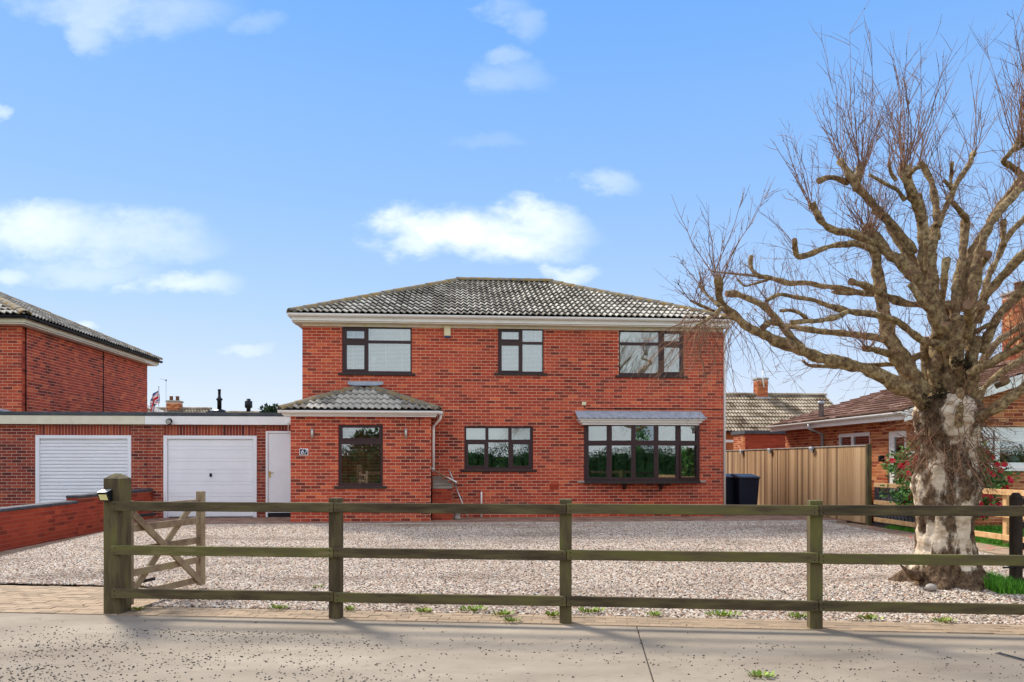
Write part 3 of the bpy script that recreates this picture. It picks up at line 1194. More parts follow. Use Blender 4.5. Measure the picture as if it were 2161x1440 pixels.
def gutter(parent, p, q_, r=.062, mt=None, brk=True):
    """half-round channel from p to q_ with brackets"""
    p, q_ = Vector(p), Vector(q_)
    d = (q_ - p).normalized()
    s = d.cross(Vector((0, 0, 1)))
    g = MB()
    n = 9
    ring = []
    for rr in (r, r - .006):
        for k in range(n):
            a = math.pi * k / (n - 1)
            ring.append(s * (rr * math.cos(a)) + Vector((0, 0, -rr * math.sin(a) * 1.05)))
    vs = [p + v for v in ring] + [q_ + v for v in ring]
    m_ = 2 * n
    fs = []
    for k in range(n - 1):
        fs += [(k, k + 1, m_ + k + 1, m_ + k), (n + k, m_ + n + k, m_ + n + k + 1, n + k + 1)]
    fs += [(0, m_, m_ + n, n), (n - 1, 2 * n - 1, m_ + 2 * n - 1, m_ + n - 1)]
    fs += [tuple(range(n))[::-1], tuple(m_ + k for k in range(n))]
    g.add(vs, fs, smooth=False)
    o = g.build('gutter', mt or M['upvc'], parent)
    if brk:
        L = (q_ - p).length
        k = .4
        while k < L:
            b = MB()
            c = p + d * k
            for t in range(n):
                pass
            b.tube([c + (s * (r + .004) * math.cos(math.pi * t / 8) + Vector((0, 0, -(r + .004) * 1.05 * math.sin(math.pi * t / 8)))) for t in range(9)], .005, 4, True)
            b.build('gutter_bracket', mt or M['upvc'], o)
            k += 1.0
    return o


gutter(HB, (EX0 - .03, EY0 - .02, ZE - .012), (EX1 + .03, EY0 - .02, ZE - .012))
gutter(HB, (EX0 - .02, EY1, ZE - .012), (EX0 - .02, EY0 + .05, ZE - .012), brk=False)
q = MB()
dp = [Vector((EX1 - .02, EY0 - .02, ZE - .08)), Vector((EX1 - .02, EY0 + .02, ZE - .16)), Vector((XR + .055, YF + .05, ZW - .1)), Vector((XR + .055, YF + .06, ZW - .2)), Vector((XR + .055, YF + .06, .3))]
q.tube(dp, .034, 10)
q.build('downpipe', M['upvc'], HB)
# fairy lights clipped under the fascia
fl = thing('string_lights', (1.5, YF - .05, ZW - .06), 'string of small pale bulbs clipped under the white eaves', 'string lights')
q = MB()
pts = []
for i in range(93):
    x = EX0 + .15 + i * .112
    pts.append((x, YF - .06, ZW - .005 - (.02 if i % 4 else 0)))
q.tube(pts, .003, 4)
q.build('cord', M['soffit'], fl)
for i in range(23):
    x = EX0 + .4 + i * .45
    b = MB()
    b.lathe([(.004, 0), (.016, -.012), (.018, -.035), (.008, -.055)], (x, YF - .06, ZW - .008), 8)
    b.build('bulb', M['lamp_lens'], fl)
# air brick
q = MB()
q.bbox(air.x - .11, air.x + .11, YF - .012, YF + .02, air.z - .075, air.z + .075, .006)
for i in range(4):
    for j in range(3):
        q.box(air.x - .09 + i * .048, air.x - .06 + i * .048, YF - .018, YF - .012, air.z - .055 + j * .04, air.z - .03 + j * .04)
q.build('air_brick', M['brick_garden'], HB)
# waste pipe and small fittings
wp = onY(1016, 1040, YF - .08)
q = MB()
q.tube([(wp.x, YF - .005, wp.z - .02), (wp.x, YF - .07, wp.z), (wp.x, YF - .08, wp.z - .05), (wp.x, YF - .08, HZ + .02)], .022, 10)
q.build('waste_pipe', M['upvc'], HB)

# bow window
bw = MB()
bx0, bx1, bz0, bz1 = bay_r
NP = 5


def bowp(i, grow=0.0, px=0.0):
    t = i / NP
    return Vector((bx0 - px + (bx1 - bx0 + 2 * px) * t, YF - (.02 + .26 * (1 - (2 * t - 1) ** 2)) - grow, 0))


zt1, zt0 = onY(1350, 931, YF - .15).z, onY(1350, 940, YF - .15).z
bow = None
for i in range(NP):
    a, b = bowp(i), bowp(i + 1)
    d = (b - a)
    L = d.length
    d.normalize()
    inn = Vector((-d.y, d.x, 0))
    Fm = Matrix(((d.x, inn.x, 0, a.x), (d.y, inn.y, 0, a.y), (0, 0, 1, 0), (0, 0, 0, 1)))
    side = i in (0, 4)
    pw = .075 if side else .055
    pr = [(pw, L - pw, zt1 + .01, bz1 - .05), (pw, L - pw, bz0 + .1, zt0 - .01)]
    o = window(HB, (.004, L - .004, bz0 + .02, bz1), pr, 0, (1,) if side else (), F=Fm, sill=False, inset=.0)
    if i == 0:
        bow = o
for i in range(NP + 1):
    q = MB()
    p = bowp(i)
    q.tube([(p.x, p.y + .03, bz0 + .02), (p.x, p.y + .03, bz1)], .034, 8, smooth=False)
    q.build('mullion', M['frame'], HB)


def prism(q, poly, z0, z1, poly2=None):
    n = len(poly)
    poly2 = poly2 or poly
    vs = [(p[0], p[1], z0) for p in poly] + [(p[0], p[1], z1 if len(p) < 3 else p[2]) for p in poly2]
    fs = [tuple(range(n))[::-1], tuple(n + i for i in range(n))] + [(i, (i + 1) % n, n + (i + 1) % n, n + i) for i in range(n)]
    q.add(vs, fs)


q = MB()
prism(q, [(bx0 - .02, YF + .1)] + [tuple(bowp(i, .05, .03)[:2]) for i in range(NP + 1)] + [(bx1 + .02, YF + .1)], bz0 - .05, bz0 + .017)
q.build('bow_sill', M['sill'], HB)
q = MB()
for s in (-.18, bx1 - bx0 + .02):
    q.bbox(bx0 + s, bx0 + s + .16, YF - .06, YF - .001, bz0 - .03, bz0 + .012, .006)
q.build('stone_sill_end', M['stone'], HB)
q = MB()
for f_ in (.34, .66):
    x = bx0 + (bx1 - bx0) * f_
    q.add([(x - .04, YF - .01, bz0 - .2), (x + .04, YF - .01, bz0 - .2), (x - .04, YF - .01, bz0 - .052), (x + .04, YF - .01, bz0 - .052), (x - .04, YF - .24, bz0 - .052), (x + .04, YF - .24, bz0 - .052)],
          [(0, 1, 3, 2), (2, 3, 5, 4), (0, 4, 5, 1), (0, 2, 4), (1, 5, 3)])
q.build('bow_bracket', M['sill'], HB)
# canopy: stepped white fascia and lead roof dressed over corrugation
c0, c1 = onY(1222, 890, YF - .4).x, onY(1487, 890, YF - .4).x
zc0, zc1 = onY(1350, 897, YF - .35).z, onY(1350, 884, YF - .35).z
q = MB()
for k, (gx_, gy_, za, zb) in enumerate(((.10, .30, 0, .35), (.05, .36, .353, .72), (.0, .42, .723, 1))):
    q.bbox(c0 + gx_, c1 - gx_, YF - gy_, YF - .004, zc0 + (zc1 - zc0) * za, zc0 + (zc1 - zc0) * zb, .006)
q.build('canopy_fascia', M['upvc'], HB)
zc2 = onY(1350, 868, YF - .02).z
q = MB()
n = 96
xs_ = [c0 - .04 + (c1 - c0 + .08) * i / n for i in range(n + 1)]
vs = []
for x in xs_:
    wv = .010 * math.sin(x * 42)
    vs += [(x, YF - .47, zc1 + .016 + wv), (x, YF - .30, zc1 + .075 + wv * .6), (x, YF - .03, zc2 - .01), (x, YF - .005, zc2), (x, YF - .47, zc1 + .004 + wv)]
fs = []
for i in range(n):
    a, b = 5 * i, 5 * i + 5
    fs += [(a, b, b + 1, a + 1), (a + 1, b + 1, b + 2, a + 2), (a + 2, b + 2, b + 3, a + 3), (a + 4, b + 4, b, a)]
fs += [(0, 1, 2, 3, 4), tuple(5 * n + k for k in (4, 3, 2, 1, 0))]
q.add(vs, fs)
q.box(c0 - .03, c1 + .03, YF - .40, YF - .006, zc1 + .002, zc1 + .006)
q.build('canopy_roof', M['lead'], HB)

# porch -------------------------------------------------------------
YP = 17.15
PXL, PXR = -3.72, -.56
ZP = onY(760, 879, YP).z
pw_rect = pxrect((714, 897, 808, 1026), YP)
pps = [pxrect((722, 903, 800, 925), YP), pxrect((720, 938, 803, 1020), YP)]
brick_wall(HB, 'porch_front_wall', (PXL, YP, 0), (1, 0, 0), (0, 1, 0), PXR - PXL, HZ - .01, ZP + .05, [(pw_rect[0] - PXL, pw_rect[1] - PXL, pw_rect[2], pw_rect[3])], M['brick'], M['mortar'], 300)
brick_wall(HB, 'porch_side_wall', (PXR, YP + .0515, 0), (0, 1, 0), (-1, 0, 0), YF - YP - .055, HZ - .01, ZP + .05, [], M['brick'], M['mortar'])
window(HB, pw_rect, pps, YP, (0,))
pe0, pe1, pey = onY(589, 862, YP - .2).x, onY(927, 862, YP - .2).x, YP - .2
pze = onY(760, 866, pey).z
pza = onY(770, 820, YF - .05).z
q = MB()
A_, B_ = Vector((pe0, pey, pze)), Vector((pe1, pey, pze))
P_, Q_ = Vector((-2.32, YF - .01, pza)), Vector((-1.98, YF - .01, pza))
A2, B2 = Vector((pe0, YF - .01, pze)), Vector((pe1, YF - .01, pze))
q.add([p + Vector((0, 0, -.02)) for p in (A_, B_, Q_, P_, A2, B2)], [(0, 1, 2, 3), (1, 5, 2), (0, 3, 4), (0, 4, 5, 1), (4, 3, 2, 5)])
proof = q.build('porch_roof', M['felt'], HB)
ey_ = Vector((0, YF - pey, pza - pze)).normalized()
tl = Vector((0, YF - pey, pza - pze)).length
roof_plane(proof, A_, (1, 0, 0), ey_, [(0, 0), (pe1 - pe0, 0), (Q_.x - pe0, tl), (P_.x - pe0, tl)], M['tile'], 120, gauge=.27)
for (O_, E_, T_) in ((B_, B2, Q_), (A2, A_, P_)):
    ex_ = (E_ - O_).normalized()
    v_ = T_ - O_
    eyy = (v_ - ex_ * v_.dot(ex_)).normalized()
    roof_plane(proof, O_, ex_, eyy, [(0, 0), ((E_ - O_).length, 0), (v_.dot(ex_), v_.dot(eyy))], M['tile'], 60, gauge=.27)
lf = Vector((0, 0, .04))
ridge_run(proof, A_ + lf, P_ + lf, M['ridge_tile'], .1)
ridge_run(proof, B_ + lf, Q_ + lf, M['ridge_tile'], .1)
q = MB()
q.add([(P_.x - .25, YF - .014, pza + .1), (Q_.x + .25, YF - .014, pza + .1), (Q_.x + .1, YF - .15, pza + .06), (P_.x - .1, YF - .15, pza + .06), (P_.x - .25, YF - .014, pza + .17), (Q_.x + .25, YF - .014, pza + .17)],
      [(0, 1, 2, 3), (0, 4, 5, 1)])
q.build('flashing', M['lead'], proof)
q = MB()
q.box(pe0 + .05, pe1 - .05, pey + .05, pey + .075, ZP + .02, pze - .03)
q.box(pe1 - .075, pe1 - .05, pey + .076, YF - .01, ZP + .02, pze - .03)
q.box(pe0 + .05, pe0 + .075, pey + .076, YF - .01, ZP + .02, pze - .03)
q.build('porch_fascia', M['upvc'], HB)
q = MB()
q.box(pe0 + .08, pe1 - .08, pey + .08, YP + .24, ZP - .01, ZP + .015)
q.build('porch_soffit', M['upvc'], HB)
gutter(HB, (pe0 - .02, pey - .015, pze - .012), (pe1 + .03, pey - .015, pze - .012))
gutter(HB, (pe1 + .02, pey + .05, pze - .012), (pe1 + .02, YF - .02, pze - .012), brk=False)
dpx = onX(914, 900, -.50)
q = MB()
q.tube([(pe1 + .02, pey + .35, pze - .07), (pe1 + .02, pey + .35, pze - .16), (PXR + .05, YP + .45, pze - .32), (PXR + .05, YP + .45, pze - .42), (PXR + .05, YP + .45, onY(914, 992, YP + .4).z)], .033, 10)
q.build('downpipe', M['upvc'], HB)


def solo(mb, name, mt, label, cat, group=None):
    return tag(mb.build(name, mt), label, cat, group)


# up-and-down lights either side of the porch window
for px_, lab in ((660, 'slim steel wall light on the porch above the house number plate'), (857, 'slim steel wall light on the porch below the hook bracket')):
    p = onY(px_, 915, YP)
    t = thing('wall_light', (p.x, YP - .05, p.z - .1), lab, 'wall light', 'porch wall lights')
    q = MB()
    q.tube([(p.x, YP - .075, p.z - .11), (p.x, YP - .075, p.z + .11)], .03, 12)
    q.build('housing', M['steel'], t)
    q = MB()
    q.bbox(p.x - .022, p.x + .022, YP - .05, YP + .003, p.z - .06, p.z + .05, .004)
    q.build('back_plate', M['steel'], t)
# number plate
a_, b_ = onY(632, 961, YP), onY(650.5, 947, YP)
t = thing('house_number_plate', ((a_.x + b_.x) / 2, YP - .01, a_.z), 'blue and white house number plate reading 67 beside the porch window', 'number plate')
q = MB()
q.bbox(a_.x, b_.x, YP - .012, YP + .002, a_.z, b_.z, .004)
q.build('border', M['paper'], t)
q = MB()
q.bbox(a_.x + .013, b_.x - .013, YP - .0155, YP - .0125, a_.z + .013, b_.z - .013, .001)
q.build('panel', M['plate'], t)


def text_mesh(txt, size, name, mt, parent, loc, shear=0.0, ext=.002):
    cu = bpy.data.curves.new(name, 'FONT')
    cu.body = txt
    cu.size = size
    cu.shear = shear
    cu.align_x = 'CENTER'
    cu.align_y = 'CENTER'
    cu.extrude = ext
    tmp = bpy.data.objects.new(name + '_tmp', cu)
    col.objects.link(tmp)
    dg = bpy.context.evaluated_depsgraph_get()
    me = bpy.data.meshes.new_from_object(tmp.evaluated_get(dg))
    bpy.data.objects.remove(tmp)
    me.materials.clear()
    me.materials.append(mt)
    return inst(name, me, parent, Matrix.Translation(loc) @ Matrix.Rotation(math.pi / 2, 4, 'X'))


text_mesh('67', .145, 'numerals', M['paper'], t, ((a_.x + b_.x) / 2, YP - .0175, (a_.z + b_.z) / 2), .25)
# hook bracket under the porch eaves
p = onY(885, 892, YP)
q = MB()
q.tube([(p.x, YP - .005, p.z + .09), (p.x, YP - .12, p.z + .09)], .006, 6)
q.tube([(p.x, YP - .01, p.z + .1), (p.x, YP - .01, p.z - .09)], .007, 6)
q.tube([(p.x, YP - .01, p.z - .02), (p.x, YP - .07, p.z + .05), (p.x, YP - .11, p.z + .09)], .005, 6)
solo(q, 'hanging_bracket', M['black'], 'black iron hanging basket bracket under the porch gutter', 'bracket')
# alarm box
a_, b_ = onY(937, 713, YF), onY(951, 688, YF)
t = thing('alarm_box', ((a_.x + b_.x) / 2, YF - .04, a_.z), 'cream burglar alarm box with blue base below the eaves', 'alarm box')
q = MB()
q.bbox(a_.x, b_.x, YF - .075, YF + .002, a_.z + .035, b_.z, .012)
q.build('cover', M['alarm'], t)
q = MB()
q.bbox(a_.x + .006, b_.x - .006, YF - .068, YF + .002, a_.z, a_.z + .034, .006)
q.build('strobe', M['blue'], t)
# junction box with cable above the bow window
p = onY(1232, 852, YF)
t = thing('junction_box', (p.x, YF - .02, p.z - .05), 'small cream junction box with cable above the bow window canopy', 'junction box')
q = MB()
q.bbox(p.x - .05, p.x + .05, YF - .04, YF + .002, p.z - .045, p.z + .04, .006)
q.build('case', M['alarm'], t)
zc_ = onY(1235, 862, YF).z
q = MB()
q.tube([(p.x + .01, YF - .01, p.z - .045), (p.x + .02, YF - .01, zc_ + .01), (p.x + .06, YF - .01, zc_)] + [(p.x + .06 + k * .4, YF - .01, zc_ + U(-.006, .004)) for k in range(1, 8)] + [(XR - .03, YF - .01, zc_ - .02)], .009, 5)
q.build('cable', M['black'], t)

# blinds and things behind the glass
r = rects['bed1']
venetian('white venetian blind behind the bedroom window that has a paper notice', (r[0] + .05, r[1] - .05, r[2] + .03, r[3] - .05), YF + .16)
r = rects['bed2']
venetian('white venetian blind behind the narrow middle upstairs window', (r[0] + .05, r[1] - .05, r[2] + .03, r[3] - .05), YF + .16)
p = onY(789, 759, YF + .09)
q = MB()
q.bbox(p.x - .065, p.x + .055, YF + .072, YF + .074, p.z - .08, p.z + .085, .001)
q.bbox(p.x - .06, p.x + .068, YF + .0745, YF + .0755, p.z - .03, p.z + .05, .0003)
solo(q, 'paper_notice', M['paper'], 'white paper notice stuck inside the upstairs window with the blind', 'notice')


def roller(rect, zb, lab, Y):
    t = thing('roller_blind', ((rect[0] + rect[1]) / 2, Y, zb), lab, 'blind')
    q = MB()
    q.box(rect[0] + .03, rect[1] - .03, Y, Y + .004, zb, rect[3])
    q.build('fabric', M['roller'], t)
    q = MB()
    q.tube([(rect[0] + .03, Y, zb), (rect[1] - .03, Y, zb)], .012, 8)
    q.build('bottom_bar', M['roller'], t)


roller(rects['kitchen'], onY(1050, 927, YF).z, 'pale roller blind half drawn behind the kitchen window', YF + .13)
roller(rects['bed3'], onY(1350, 715, YF).z, 'pale roller blind drawn partly down in the upstairs window by the tree', YF + .13)
q = MB()
r = rects['bed3']
q.box(r[0] + .02, r[1] - .02, YF + .9, YF + .92, r[2] - .3, r[3])
q2 = solo(q, 'net_curtain', M['roller'], 'pale curtain hanging inside the upstairs window by the tree', 'curtain')
# kitchen sill plants
kz = rects['kitchen'][2] + .03
q = MB()
q.box(rects['kitchen'][0], rects['kitchen'][1], YF + .1, YF + .34, kz - .06, kz - .03)
q.build('inner_sill', M['upvc'], HB)


def leaf_clump(q, c, r, n, s, rz=None, up=.2, rnd=random):
    for k in range(n):
        while True:
            v = Vector((rnd.uniform(-1, 1), rnd.uniform(-1, 1), rnd.uniform(-1, 1)))
            if v.length < 1:
                break
        p = Vector((c[0] + v.x * r, c[1] + v.y * r, c[2] + v.z * (rz or r)))
        d = Vector((v.x + rnd.uniform(-.7, .7), v.y + rnd.uniform(-.7, .7), v.z + up + rnd.uniform(-.5, .5))).normalized()
        sd = d.orthogonal().normalized()
        sd = Matrix.Rotation(rnd.uniform(0, 6.3), 3, d) @ sd
        L = s * rnd.uniform(.7, 1.3)
        w_ = L * .24
        q.add([p, p + d * L * .5 + sd * w_, p + d * L, p + d * L * .5 - sd * w_], [(0, 1, 2, 3)], rnd.random())


for px_, potc, lab in ((1012, 'pot', 'leafy green plant in a clay pot on the kitchen window sill'), (1050, 'upvc', 'small plant in a pale blue white pot on the kitchen window sill'), (1060, 'pot', 'low herb in a brown pot on the kitchen window sill')):
    x = onY(px_, 980, YF + .2).x
    t = thing('pot_plant', (x, YF + .22, kz - .03), lab, 'pot plant', 'pots on the kitchen sill')
    q = MB()
    q.lathe([(.035, 0), (.05, .09), (.052, .1), (.045, .1)], (x, YF + .22, kz - .03), 10)
    q.build('pot', M[potc], t)
    q = MB()
    leaf_clump(q, (x, YF + .22, kz + .13), .09, 40, .07)
    q.build('leaves', M['weed'], t)['kind'] = 'stuff'

# meter housing in the angle beside the porch
mx0, mx1, my0 = PXR + .03, onY(955, 1030, 17.35).x, 17.32
mzt = onY(930, 1032, my0).z
t = thing('meter_housing', ((mx0 + mx1) / 2, 17.7, HZ), 'low brick meter housing with slatted timber top and broken sloping lid beside the porch', 'meter housing')
brick_wall(t, 'base', (mx0, my0, 0), (1, 0, 0), (0, 1, 0), mx1 - mx0, HZ - .01, mzt, [], M['brick_garden'], M['mortar_garden'], 60, thick=YF - my0 - .02)
zl0, zl1 = onY(906, 993, my0).z, onY(960, 1021, my0).z
nb = 4
for k in range(nb):
    z = mzt + .004 + k * .075
    lim = mx0 + (mx1 - mx0) * min(1, max(.25, (zl0 - z) / (zl0 - zl1) - .12))
    q = MB()
    q.bbox(mx0 + .01, lim, my0 - .004 + U(0, .01), my0 + .02, z, z + .068, .004)
    q.build('plank', M['grey_wood'], t)
for k, (o0, th_) in enumerate(((0, .02), (.2, .02), (.4, .02))):
    q = MB()
    a = Vector((mx0 - .01, my0 - .08 + o0, zl0 + .04 - k * .01))
    b = Vector((mx1 + .08, my0 - .08 + o0, zl1 + .02 - k * .012))
    q.bar(a, b, .19, .022, tone=.5)
    q.build('lid_board', M['grey_wood'] if k else M['wood_gate'], t)
q = MB()
q.bar((mx0 + .32, my0 - .1, zl1 + .155), (mx1 + .1, my0 - .1, zl1 + .035), .05, .03)
q.build('lid_trim', M['paper'], t)
q = MB()
q.bbox(mx0 - .02, mx0 + .05, my0 - .03, my0 + .02, zl0 - .03, zl0 + .06, .008)
q.build('hinge_block', M['paper'], t)
# pole leaning on the housing and a gully pot
p0, p1 = onY(957, 1015, 17.5), onY(988, 1092, 17.2)
q = MB()
q.tube([p0, p1], .014, 8)
q.tube([p0 + (p0 - p1).normalized() * .3, p0], .016, 8)
solo(q, 'broom_pole', M['steel'], 'thin pole leaning against the meter housing', 'pole')
p = onY(965, 1092, 17.4)
q = MB()
q.lathe([(.07, 0), (.085, .02), (.075, .06), (.07, .12), (.085, .13), (.085, .16), (.05, .16)], (p.x, 17.5, HZ), 14)
solo(q, 'clay_gully', M['stone'], 'short round stone gully at the foot of the meter housing', 'gully')
# ------------------------------------------------------------------ garages
YG = 18.6


def gx_(px_):
    return onY(px_, 1000, YG).x


zg_door, zg_sold, zg_f0, zg_f1, zg_top = (onY(440, y, YG).z for y in (919.5, 898, 897, 880, 872))
zg_wd = onY(590, 910, YG).z
XS = onY(310, 900, YG).x


def garage_roof(t, parts, mt):
    q = MB()
    for (x0, x1, y0, y1) in parts:
        q.box(x0, x1, y0, y1, zg_f1 - .03, zg_top)
    r = q.build('flat_roof', M['felt'], t)
    x0, x1, y0, y1 = parts[0]
    q = MB()
    q.bbox(x0, x1, y0 - .025, y0 - .001, zg_f0, zg_f1 + .01, .004)
    q.build('fascia', mt, t)
    q = MB()
    q.bbox(x0, x1, y0 - .04, y0 + .02, zg_f1 + .012, zg_top + .008, .01)
    q.build('roof_edge', M['felt'], t)
    return r


g1 = thing('garage', ((gx_(345) + XL) / 2, 20, HZ), 'flat roofed brick garage with white fascia and white up-and-over door', 'garage')
d0, d1 = gx_(345), gx_(542)
w0, w1 = gx_(561), gx_(632)
brick_wall(g1, 'front_wall', (XS + .004, YG, 0), (1, 0, 0), (0, 1, 0), XL - .02 - XS, HZ - .02, zg_f0 + .06,
           [(d0 - XS, d1 - XS, HZ - .1, zg_door), (w0 - XS, w1 - XS, HZ - .1, zg_wd)], M['brick_garage'], M['mortar_dark'], 260,
           soldiers=[(d0 - XS, d1 - XS, zg_door, zg_sold), (w0 - XS, w1 - XS - .0, zg_wd, zg_sold)])
garage_roof(g1, [(XS + .003, XL - .03, YG - .1, 24.2)], M['upvc'])
q = MB()
q.box(XS + .01, XS + .2, YG + .26, 24, HZ, zg_f1 - .035)
q.box(XL - .2, XL - .01, YG + .26, 24, HZ, zg_f1 - .035)
q.box(XS + .01, XL - .01, 24.01, 24.2, HZ, zg_f1 - .035)
q.build('rear_walls', M['brick_garage'], g1)


def door_frame(t, x0, x1, z1, wd, mt, Y):
    q = MB()
    q.bbox(x0, x0 + wd, Y - .012, Y + .12, HZ - .05, z1, .004)
    q.bbox(x1 - wd, x1, Y - .012, Y + .12, HZ - .05, z1, .004)
    q.bbox(x0 + wd + .001, x1 - wd - .001, Y - .011, Y + .12, z1 - wd, z1, .004)
    return q.build('door_frame', mt, t)


fr = door_frame(g1, d0, d1, zg_door, .085, M['white_door'], YG)
q = MB()
q.box(d0 + .09, d1 - .09, YG + .045, YG + .07, HZ + .01, zg_door - .09)
dr = q.build('garage_door', M['white_door'], g1)
z = HZ + .02
hgts = [.20, .085]
k = 0
while z < zg_door - .14:
    h = min(hgts[k % 2], zg_door - .1 - z)
    q = MB()
    q.bbox(d0 + .10, d1 - .10, YG + .032, YG + .046, z, z + h - .006, .005)
    q.build('panel', M['white_door'], dr)
    z += h
    k += 1
p = onY(444, 1003, YG)
q = MB()
q.lathe([(.028, -.04), (.03, 0), (.028, .04)], (p.x, YG + .026, p.z), 10)
q.bbox(p.x - .008, p.x + .008, YG - .02, YG + .03, p.z - .03, p.z + .03, .004)
q.build('handle', M['black'], dr)
fr = door_frame(g1, w0, w1, zg_wd, .05, M['white_door'], YG)
q = MB()
q.bbox(w0 + .055, w1 - .055, YG + .02, YG + .06, HZ + .1, zg_wd - .055, .004)
dr = q.build('side_door', M['white_door'], g1)
q = MB()
q.box(w0 + .05, w1 - .05, YG - .02, YG + .1, HZ - .01, HZ + .09)
q.build('threshold', M['black'], g1)
p = onY(569, 1000, YG)
q = MB()
q.bbox(p.x - .02, p.x + .02, YG + .012, YG + .02, p.z - .1, p.z + .06, .003)
q.tube([(p.x, YG + .012, p.z + .02), (p.x, YG - .03, p.z + .02), (p.x + .1, YG - .03, p.z + .02)], .009, 8)
q.build('handle', M['brass'], dr)

g2 = thing('garage', (-9, 20, HZ), 'flat roofed brick garage with cream fascia and white slatted roller door', 'garage')
d0, d1 = gx_(75), gx_(277)
LX = -12.6
brick_wall(g2, 'front_wall', (LX, YG + .001, 0), (1, 0, 0), (0, 1, 0), XS - LX - .004, HZ - .02, zg_f0 + .06, [(d0 - LX, d1 - LX, HZ - .1, zg_door)],
           M['brick_garage'], M['mortar_dark'], 260, thick=.2, soldiers=[(d0 - LX, d1 - LX, zg_door, zg_sold)])
garage_roof(g2, [(LX, XS - .003, YG - .1, 18.83), (-10.46, XS - .003, 18.831, 24.2)], M['cream'])
q = MB()
q.box(XS - .2, XS - .01, YG + .26, 24, HZ, zg_f1 - .035)
q.box(-10.46, XS - .01, 24.01, 24.2, HZ, zg_f1 - .035)
q.build('rear_walls', M['brick_garage'], g2)
door_frame(g2, d0, d1, zg_door, .085, M['white_door'], YG)
q = MB()
q.box(d0 + .09, d1 - .09, YG + .06, YG + .08, HZ, zg_door - .09)
dr = q.build('roller_door', M['white_door'], g2)
z = HZ + .01
while z < zg_door - .12:
    q = MB()
    x0_, x1_ = d0 + .087, d1 - .087
    z1_ = min(z + .078, zg_door - .088)
    q.add([(x0_, YG + .055, z), (x1_, YG + .055, z), (x1_, YG + .03, z + .02), (x0_, YG + .03, z + .02), (x1_, YG + .03, z1_ - .018), (x0_, YG + .03, z1_ - .018), (x1_, YG + .055, z1_), (x0_, YG + .055, z1_)],
          [(0, 1, 2, 3), (3, 2, 4, 5), (5, 4, 6, 7)])
    q.build('slat', M['white_door'], dr)
    z += .085
# security light on the fascia
p = onY(360, 889, YG - .14)
t = thing('floodlight', (p.x, YG - .15, zg_f0), 'round black security light on the white garage fascia', 'security light')
q = MB()
q.tube([(p.x, YG - .2, p.z), (p.x, YG - .27, p.z - .02)], .068, 14)
q.build('lamp_head', M['black'], t)
q = MB()
q.tube([(p.x, YG - .271, p.z - .02), (p.x, YG - .276, p.z - .021)], .055, 14)
q.build('lens', M['steel'], t)
q = MB()
q.tube([(p.x - .03, YG - .126, zg_f0 + .03), (p.x - .03, YG - .17, zg_f0 + .03), (p.x - .01, YG - .21, p.z - .05)], .016, 8)
q.bbox(p.x - .07, p.x + .01, YG - .15, YG - .124, zg_f0 + .0, zg_f0 + .06, .006)
q.build('arm', M['black'], t)
# small white sensor at the end of the fascia
p = onY(611, 891, YG - .15)
q = MB()
q.bbox(p.x - .05, p.x + .04, YG - .2, YG - .127, p.z - .045, p.z + .05, .01)
q.tube([(p.x - .03, YG - .15, p.z - .04), (p.x - .035, YG - .14, p.z - .2), (p.x - .02, YG - .12, p.z - .28)], .006, 5)
solo(q, 'cable_box', M['upvc'], 'small white cable box at the end of the garage fascia by the porch', 'cable box')

# ------------------------------------------------------------------ neighbouring house on the left
NXR, NYF = -10.5, 18.85
nh = thing('neighbour_house', (-14, 22.5, HZ), 'red brick house with black gutter and cream fascia behind the garage', 'house')
brick_wall(nh, 'side_wall', (NXR, NYF + .0515, 0), (0, 1, 0), (-1, 0, 0), 7.35, 2.2, 4.8, [], M['brick'], M['mortar'], 200)
brick_wall(nh, 'front_wall', (-17, NYF, 0), (1, 0, 0), (0, 1, 0), NXR + 17, 2.2, 4.8, [], M['brick'], M['mortar'], 0)
q = MB()
q.box(-17, NXR - .02, NYF + .27, NYF + 7.4, HZ, 4.79)
q.build('core_wall', M['mortar'], nh)
hip_roof(nh, -18, NXR + .3, NYF - .35, NYF + 7.8, 5.0, (-14, NXR - 3.75, NYF + 3.72, 6.76), M['tile'], M['ridge_tile'], 0, singles_side={'R': 150})
q = MB()
q.box(-18, NXR + .25, NYF - .3, NYF - .275, 4.84, 4.98)
q.box(NXR + .226, NXR + .25, NYF - .274, NYF + 7.75, 4.84, 4.98)
q.build('fascia', M['cream'], nh)
q = MB()
q.box(-18, NXR + .22, NYF - .27, NYF + .2, 4.805, 4.835)
q.box(NXR - .2, NXR + .22, NYF + .21, NYF + 7.7, 4.805, 4.835)
q.build('soffit', M['soffit'], nh)
gutter(nh, (NXR + .31, NYF - .3, 4.985), (NXR + .31, NYF + 7.8, 4.985), mt=M['black'])
gutter(nh, (-18, NYF - .37, 4.985), (NXR + .34, NYF - .37, 4.985), mt=M['black'], brk=False)
for yy in (NYF + .18, NYF + 4.2):
    q = MB()
    q.tube([(NXR + .015, yy, 2.7), (NXR + .015, yy, 4.8)], .012, 6)
    q.build('cable', M['black'], nh)
q = MB()
for k in range(3):
    q.add([(-11.9 + k * .35, 18.66, 2.92 - k * .07), (-11.5 + k * .35, 18.66, 2.86 - k * .08), (-11.4 + k * .35, 18.84, 2.9 - k * .08), (-11.85 + k * .35, 18.84, 2.96 - k * .07),
           (-11.9 + k * .35, 18.66, 2.72), (-11.5 + k * .35, 18.66, 2.72)], [(0, 1, 2, 3), (4, 5, 1, 0)])
q.build('flashing', M['lead'], nh)

